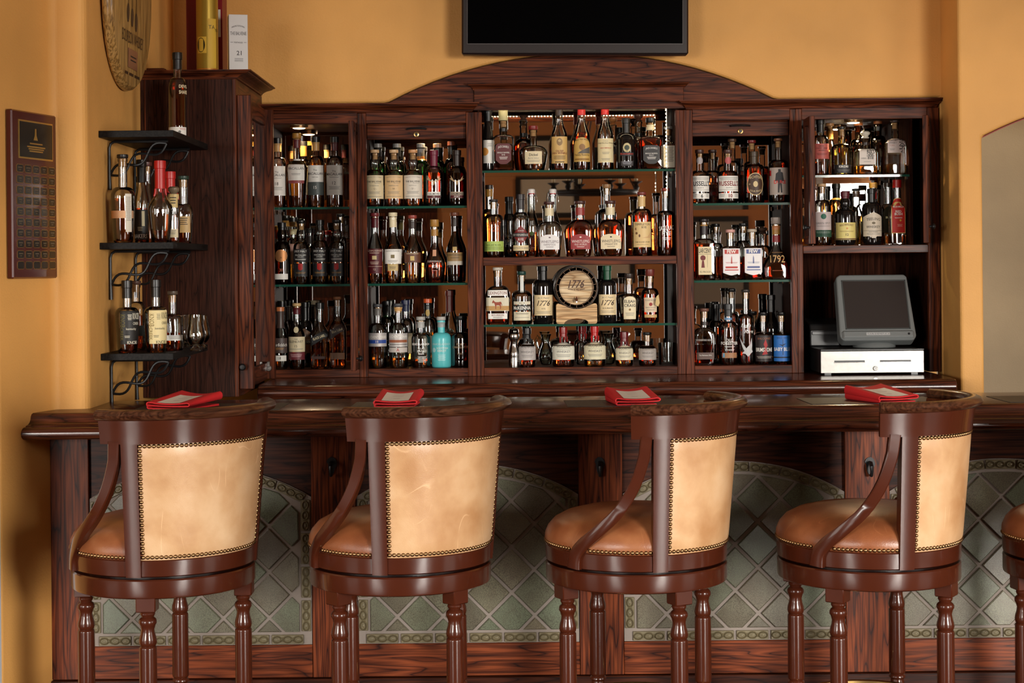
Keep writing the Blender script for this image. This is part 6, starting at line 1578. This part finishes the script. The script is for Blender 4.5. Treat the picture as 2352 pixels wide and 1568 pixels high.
k2('faceted clear bottle lit yellow between the black bottles', 1967, 38, 433, 'slope', liq=('Y', .42), cap=('cork', K, .010))
k2('bottle with gold foil top behind the house-shaped label', 2006, 34, 420, 'std', liq=('O', .5), cap=('screw', GO, .016), wrap=((150,30,26), .74, .86))
k2('clear bottle with black and gold label behind the red arched label', 2040, 38, 420, 'flask', liq=('O', .2), cap=('screw', (60,40,30), .012), labs=[('arch', .2, .62, .7, (24,20,20), [('BUSH', .58, .08, WH)])])
# ---- left wall shelves
g = 'bottles on the black wall shelves'
z0 = ZSH[0][0]
bottle('tall dark bottle with white strip label, alone on topmost shelf', 408, 42, 121, z0, 5.60, 'std', group=g, liq=('R', .70), cap=('capsule', K, .010, .045), labs=[('rect', .035, .145, .95, WH, [('o', .5, .3, GY, {'x': .3}), ('~', .85, .12, (190,90,90), {'n': 2, 'w': .3, 'x': .6})]), ('rect', .42, .64, .9, None, [('DEVIL', .85, .16, CR, {'x': .8, 'w': .5, 'b': .02}), ('SHARE', .55, .18, CR, {'x': .8, 'w': .5, 'b': .02})])], x=X(408, 200, 5.60))
z0 = ZSH[1][0]
def sh(label, cx, w, yt, Y, sty, **k): return bottle(label, cx, w, yt, z0, Y, sty, group=g, x=min(X(cx, yt+70, Y), ZSH[1][1]-w/2*Y/F-.002) if cx < 440 else None, **k)
sh('big clear decanter half full of amber whisky, copper band', 282, 56, 355, 5.24, 'decant', liq=('D', .50), cap=('cork', K, .012), labs=[('rect', .275, .36, .97, (196,150,112), [], {'metal': .3}), ('rect', .12, .55, .30, (214,206,190), [('~', .9, .04, GY, {'n': 16, 'w': .7})], {'dx': .026})])
sh('slim bottle with black label and long black capsule beside the copper-banded decanter', 325, 36, 367, 5.36, 'slope', liq=('R', .42), cap=('capsule', K, .010, .062), labs=[('rect', .04, .40, .93, (26,24,24), [('BAKERS', .12, .14, WH, {'w': .8, 'b': .01}), ('=', .7, .5, CR, {'w': .16, 'x': .35}), ('~', .4, .05, (190,180,150), {'n': 3, 'w': .3})])])
sh('clear bottle with brown wooden stopper behind the long black capsule', 337, 34, 372, 5.52, 'wine', liq=('D', .3), cap=('cork', (90,44,38), .014))
sh('clear bottle nearly empty under dripping red wax', 368, 57, 369, 5.24, 'bulb', liq=('R', .14), cap=('wax', RD, .012, .075))
sh('smaller red-waxed bottle behind the dripping red wax bottle', 392, 36, 394, 5.40, 'std', liq=('D', .4), cap=('wax', RD, .010, .060))
sh('small round bottle with cream label and horse figure stopper', 411, 28, 428, 5.30, 'onion', liq=('R', .24), cap=('stopper', (120,104,84), .030), labs=[('rect', .09, .24, .85, CR, [('~', .8, .2, GY, {'n': 3, 'w': .6})]), ('rect', .62, .86, .95, (206,180,120), [('~', .7, .2, DB, {'n': 3, 'w': .6})])])
sh('round-bellied bottle with dark green stopper at the cabinet end', 430, 44, 404, 5.52, 'onion', liq=('R', .30), cap=('cork', (40,60,48), .012), labs=[('rect', .16, .40, .80, (206,170,112), [('~', .85, .12, DB, {'n': 4, 'w': .7})])])
z0 = ZSH[2][0]
def sl(label, cx, w, yt, Y, sty, **k): return bottle(label, cx, w, yt, z0, Y, sty, group=g, x=X(cx, yt+70, Y), **k)
kn = lambda c, tc, t2: [('rect', .12, .58, .80, c, [('KNOB', .70, .15, t2, {'r': -1.5708, 'x': -.72, 'w': .6}), ('CREEK', .30, .10, t2, {'r': -1.5708, 'x': -.82, 'w': .6}), ('KNOB', .84, .20, tc, {'x': .62, 'w': .38}), ('CREEK', .62, .08, tc, {'x': .6, 'w': .34}), ('kentucky', .45, .07, tc, {'x': .1, 'w': .5}), ('~', .88, .03, tc, {'n': 6, 'w': .2, 'x': -.05}), ('~', .24, .04, tc, {'n': 2, 'w': .25, 'x': -.3}), ('KNOB', .05, .10, tc, {'x': .2, 'w': .5})], {'dx': .010})]
sl('square-shouldered bottle with black and olive label, black wax neck', 292, 56, 644, 5.24, 'decant', liq=('R', .34), cap=('capsule', K, .010, .045), labs=kn((24,22,20), (230,224,204), (104,96,40)), rot=12)
sl('clear bottle with brown stopper behind the black and olive label', 312, 44, 645, 5.44, 'std', liq=('R', .5), cap=('cork', (90,60,48), .012), labs=[('rect', .2, .35, .9, (40,52,52))])
sl('square-shouldered bottle with cream and olive label, black wax neck', 358, 55, 642, 5.25, 'decant', liq=('D', .13), cap=('capsule', K, .010, .045), labs=kn((226,208,154), (40,36,28), (120,100,40)), rot=12)
sl('shorter bottle with small white label beside the tasting glasses', 397, 48, 668, 5.36, 'short', liq=('R', .30), cap=('cork', (90,76,64), .012), labs=[('rect', .17, .26, .8, WH, [('~', .8, .25, GY, {'n': 3, 'w': .7})], {'dx': .008})], rot=8)
# tasting glasses
def tasting(cx, yt, Y, label):
    h = Z(cx, yt, Y)-z0
    t = thing('tasting_glass', label, 'glass', (X(cx, yt+40, Y), Y, z0+.0004), 0, 'tulip tasting glasses on the lowest shelf')
    obj('bowl', MB().lathe([(.012, .017), (.020, .022), (.0275, .034), (.0300, .047), (.0280, .062), (.0235, .082), (.0215, h-.001), (.0208, h), (.0225, .082), (.0268, .062), (.0288, .047), (.0262, .035), (.018, .0245), (.0002, .022)], 22, cap=False), GLASS, t, local=True)
    obj('foot', MB().lathe([(.0185, 0), (.0195, .003), (.0160, .009), (.0105, .014), (.0125, .0185)], 20), GLASS, t, local=True)
tasting(450, 722, 5.30, 'tulip tasting glass at the front edge of the lowest wall shelf')
tasting(462, 724, 5.46, 'tulip tasting glass next to the cabinet on the lowest wall shelf')
tasting(428, 723, 5.56, 'tulip tasting glass behind the shorter white-labelled bottle')
# ------------------------------------------------------------------ other things in the central cabinet
q = P(1181, 844, 6.425)
pm_ = thing('pepper_mill', 'steel pepper mill with round head beside the small bottles', 'pepper mill', (q.x, 6.425, FL+.0003))
obj('body', MB().lathe([(.0205, 0), (.0205, .022), (.0195, .030), (.0190, .040), (.0200, .046), (.0165, .062), (.0120, .082), (.0125, .096), (.0165, .104)], 24), CHROME, pm_, local=True)
obj('head', MB().lathe([(.0150, .104), (.0200, .107), (.0215, .116), (.0195, .125), (.012, .130), (.004, .131)], 24), CHROME, pm_, local=True)
obj('finial', MB().ball((0, 0, .1345), .005), CHROME, pm_, local=True)
def carafe(cx, w, yt, label, flip):
    Y = 6.53; h = Z(cx, yt, Y)-FL; R = w/2*Y/F
    t = thing('carafe', label, 'carafe', (X(cx, 800, Y), Y, FL+.0004), 0, 'small glass carafes')
    CG = glass_thin('carafe_glass', (.80,.90,.86), 1.2)
    obj('bowl', MB().lathe([(.012, 0), (R*.7, .003), (R*.95, h*.16), (R, h*.28), (R*.85, h*.46), (R*.52, h*.66), (R*.46, h*.78), (R*.62, h*.93), (R*.78, h)], 22), CG, t, local=True)
    obj('handle', MB().tube([(flip*R*.5, 0, h*.74), (flip*R*1.05, 0, h*.88), (flip*R*1.25, 0, h*.75), (flip*R*1.1, 0, h*.55), (flip*R*.86, 0, h*.45)], .0035, 7), CG, t, local=True)
carafe(1254, 34, 767, 'small glass carafe beside the white-labelled squat bottle', -1)
carafe(1398, 34, 765, 'small glass carafe between the two cream-labelled squat bottles', 1)
tcx_ = X(1532, 810, 6.46); th_ = Z(1532, 787, 6.46)-FL
tg = thing('tumbler', 'clear straight glass tumbler at the bottom corner of the cabinet', 'glass', (tcx_, 6.46, FL+.0004))
obj('wall', MB().lathe([(.031, 0), (.032, .002), (.034, th_), (.032, th_), (.030, .012), (.0002, .010)], 26, cap=False), GLASS, tg, local=True)
# miniature barrel on its stand
Yb0 = 6.40; bq = P(1324, 660.5, Yb0); br = (1371-1277.5)/2*Yb0/F
kg = thing('mini_barrel', 'small oak barrel with branded head and wooden tap', 'barrel', (bq.x, Yb0, bq.z-br))
bl = .165
def brl(u): return br*(1+.10*math.sin(math.pi*u))
HOOP = flat('barrel_hoop', (.10,.085,.075), .4, .9)
STAVE = wood('barrel_stave', 'y', (.09,.045,.024), (.20,.115,.068), (.32,.20,.125), .5, 0)
ns = 18
for k in range(ns):
    a0, a1 = 2*math.pi*k/ns+.012, 2*math.pi*(k+1)/ns-.012; rings = []
    for j in range(7):
        u = j/6; ro = brl(u); ri = ro-.012; y = bl*u
        pts = []
        for r, a in ((ri, a0), (ro, a0), (ro, (a0+a1)/2), (ro, a1), (ri, a1)): pts.append((r*math.sin(a), y, br+r*math.cos(a)))
        rings.append(pts)
    obj('stave', MB().sweep(rings), STAVE, kg, local=True)
hd_ = obj('head', MB().lathe([(br-.013, .024), (br-.0125, .013), (.0002, .013)], 40, (0, 0, br), axis='y', cap=False), BARRELW, kg, local=True, label='pale branded barrel head')
obj('rim', MB().lathe([(br-.0125, .014), (br-.011, .000), (br-.001, .000), (br, .003)], 40, (0, 0, br), axis='y', cap=False), STAVE, kg, local=True)
for u in (.10, .26, .74, .90):
    w_ = .012; obj('hoop', MB().lathe([(brl(u-.03)+.001, bl*u-w_/2), (brl(u-.03)+.0022, bl*u-w_/2), (brl(u+.03)+.0022, bl*u+w_/2), (brl(u+.03)+.001, bl*u+w_/2)], 40, (0, 0, br), axis='y', cap=False), HOOP, kg, local=True)
m = MB(); fnB = lambda x, z: (x, .0122, br+z)
letter(m, '1776', 0, .014, .030, fnB, w=.062, bold=.014, shear=.35); letter(m, 'RYE', 0, -.008, .0085, fnB, bold=.01)
for s_ in (-1, 1): m.add([fnB(s_*.012, -.0095), fnB(s_*.032, -.006), fnB(s_*.032, -.0035), fnB(s_*.012, -.0065)], [(0,1,2,3)])
obj('branding', m, flat('brand_dark', (.07,.025,.012), .6), hd_, local=True)
tp = obj('tap', MB().tube([(0, .012, br-.045), (0, -.006, br-.045), (0, -.016, br-.047)], [.0055, .0050, .0045], 10), WX, kg, local=True)
obj('tap_key', MB().tube([(0, -.004, br-.045), (0, -.005, br-.033)], [.003, .0022], 8), WX, tp, local=True)
obj('spout', MB().tube([(0, -.011, br-.046), (0, -.012, br-.056)], [.003, .0028], 8), CHROME, tp, local=True)
# cradle
cw_ = (1369-1275)/2*Yb0/F; zt_ = bq.z-br-1.2615+.017; z0_ = 1.2615
cdl = thing('barrel_stand', 'pale wooden cradle under the small barrel', 'stand', (bq.x, 6.44, z0_+.0004))
def cradle():
    pts = []
    r = .008
    for k in range(5): a = math.pi*1.5-math.pi/2*k/4; 
    top = zt_
    pts = [(-cw_+r, 0), (-cw_*.62, 0)]
    for k in range(9):
        a = math.pi-math.pi*k/8; pts.append((cw_*.62*math.cos(a), .020*math.sin(a)))
    pts = pts[:-1]+[(cw_*.62, 0), (cw_-r, 0), (cw_-r*.3, r*.3), (cw_, r), (cw_, top-r), (cw_-r*.3, top-r*.3), (cw_-r, top)]
    zc0_ = (bq.z-z0_); R_ = br*1.05+.0005; xe = cw_*.55
    for k in range(9):
        x = xe-2*xe*k/8; pts.append((x, min(top, zc0_-math.sqrt(R_*R_-x*x))))
    pts += [(-cw_+r, top), (-cw_+r*.3, top-r*.3), (-cw_, top-r), (-cw_, r), (-cw_+r*.3, r*.3)]
    return pts
cp_ = cradle()
obj('front_board', MB().prism(cp_, -.045, -.027, 'xz'), PALEW, cdl, local=True)
obj('rear_board', MB().prism(cp_, .060, .078, 'xz'), PALEW, cdl, local=True)
obj('runner', MB().box(-cw_*.86, -cw_*.70, -.027, .060, .004, .018), PALEW, cdl, local=True)
obj('runner', MB().box(cw_*.70, cw_*.86, -.027, .060, .004, .018), PALEW, cdl, local=True)
# paper tag hanging on the rose-label bottle
q = P(1509, 688, 6.40)
m = MB().prism([(-.007, -.018), (.004, -.026), (.010, -.012), (.006, .020), (-.002, .012)], -.0006, .0006, 'xz')
o = obj('paper_tag', m, paper(206,178,120)); o.location = (q.x, 6.397, q.z); tag(o, 'folded paper tag hanging beside the rose label bottle', 'tag')
# ------------------------------------------------------------------ what the mirrors show of the room: pictures and iron chandelier
def frame(x, z, w, h, Y, label, col):
    t = thing('framed_picture', label, 'picture', (x, Y, z-h/2))
    for a in ((-w/2, w/2, 0, .05), (-w/2, w/2, h-.05, h), (-w/2, -w/2+.05, .05, h-.05), (w/2-.05, w/2, .05, h-.05)): obj('frame_bar', MB().box(a[0], a[1], .001, .03, a[2], a[3], .004), BLACK, t, local=True)
    obj('print', MB().box(-w/2+.05, w/2-.05, .001, .012, .05, h-.05), paper(*col), t, local=True)
YR = -3.2
frame(.35, 2.35, .62, .8, YR, 'tall framed print on the rear wall', (210,196,170))
frame(.62, 1.62, 1.15, .62, YR, 'wide framed print on the rear wall, seen in the mirror', (206,190,166))
frame(-1.55, 1.9, .6, .8, YR, 'dark framed print on the rear wall', (90,84,76))
frame(1.95, 1.5, .7, .9, YR, 'framed print on the rear wall at the far side', (150,140,124))
ch = thing('chandelier', 'black iron ring chandelier with candle cups above the room', 'chandelier', (.58, 1.5, 1.99))
obj('ring', MB().tube([(.29*math.cos(2*math.pi*k/40), .29*math.sin(2*math.pi*k/40), 0) for k in range(40)], .014, 8, closed=True), BLACK, ch, local=True)
for k in range(6):
    a = 2*math.pi*k/6+.2; x_, y_ = .29*math.cos(a), .29*math.sin(a)
    cpn = obj('candle_cup', MB().lathe([(.010, .0), (.022, .03), (.014, .05), (.042, .068), (.044, .072), (.012, .070)], 14, (x_, y_, 0)), BLACK, ch, local=True)
    obj('candle', MB().lathe([(.011, .07), (.011, .17)], 12, (x_, y_, 0)), paper(220,206,170), cpn, local=True)
    if k % 2 == 0: obj('hanger', MB().tube([(x_, y_, 0), (0, 0, .62)], .005, 6), BLACK, ch, local=True)
obj('stem', MB().tube([(0, 0, .62), (0, 0, CEIL-1.99)], .008, 8), BLACK, ch, local=True)
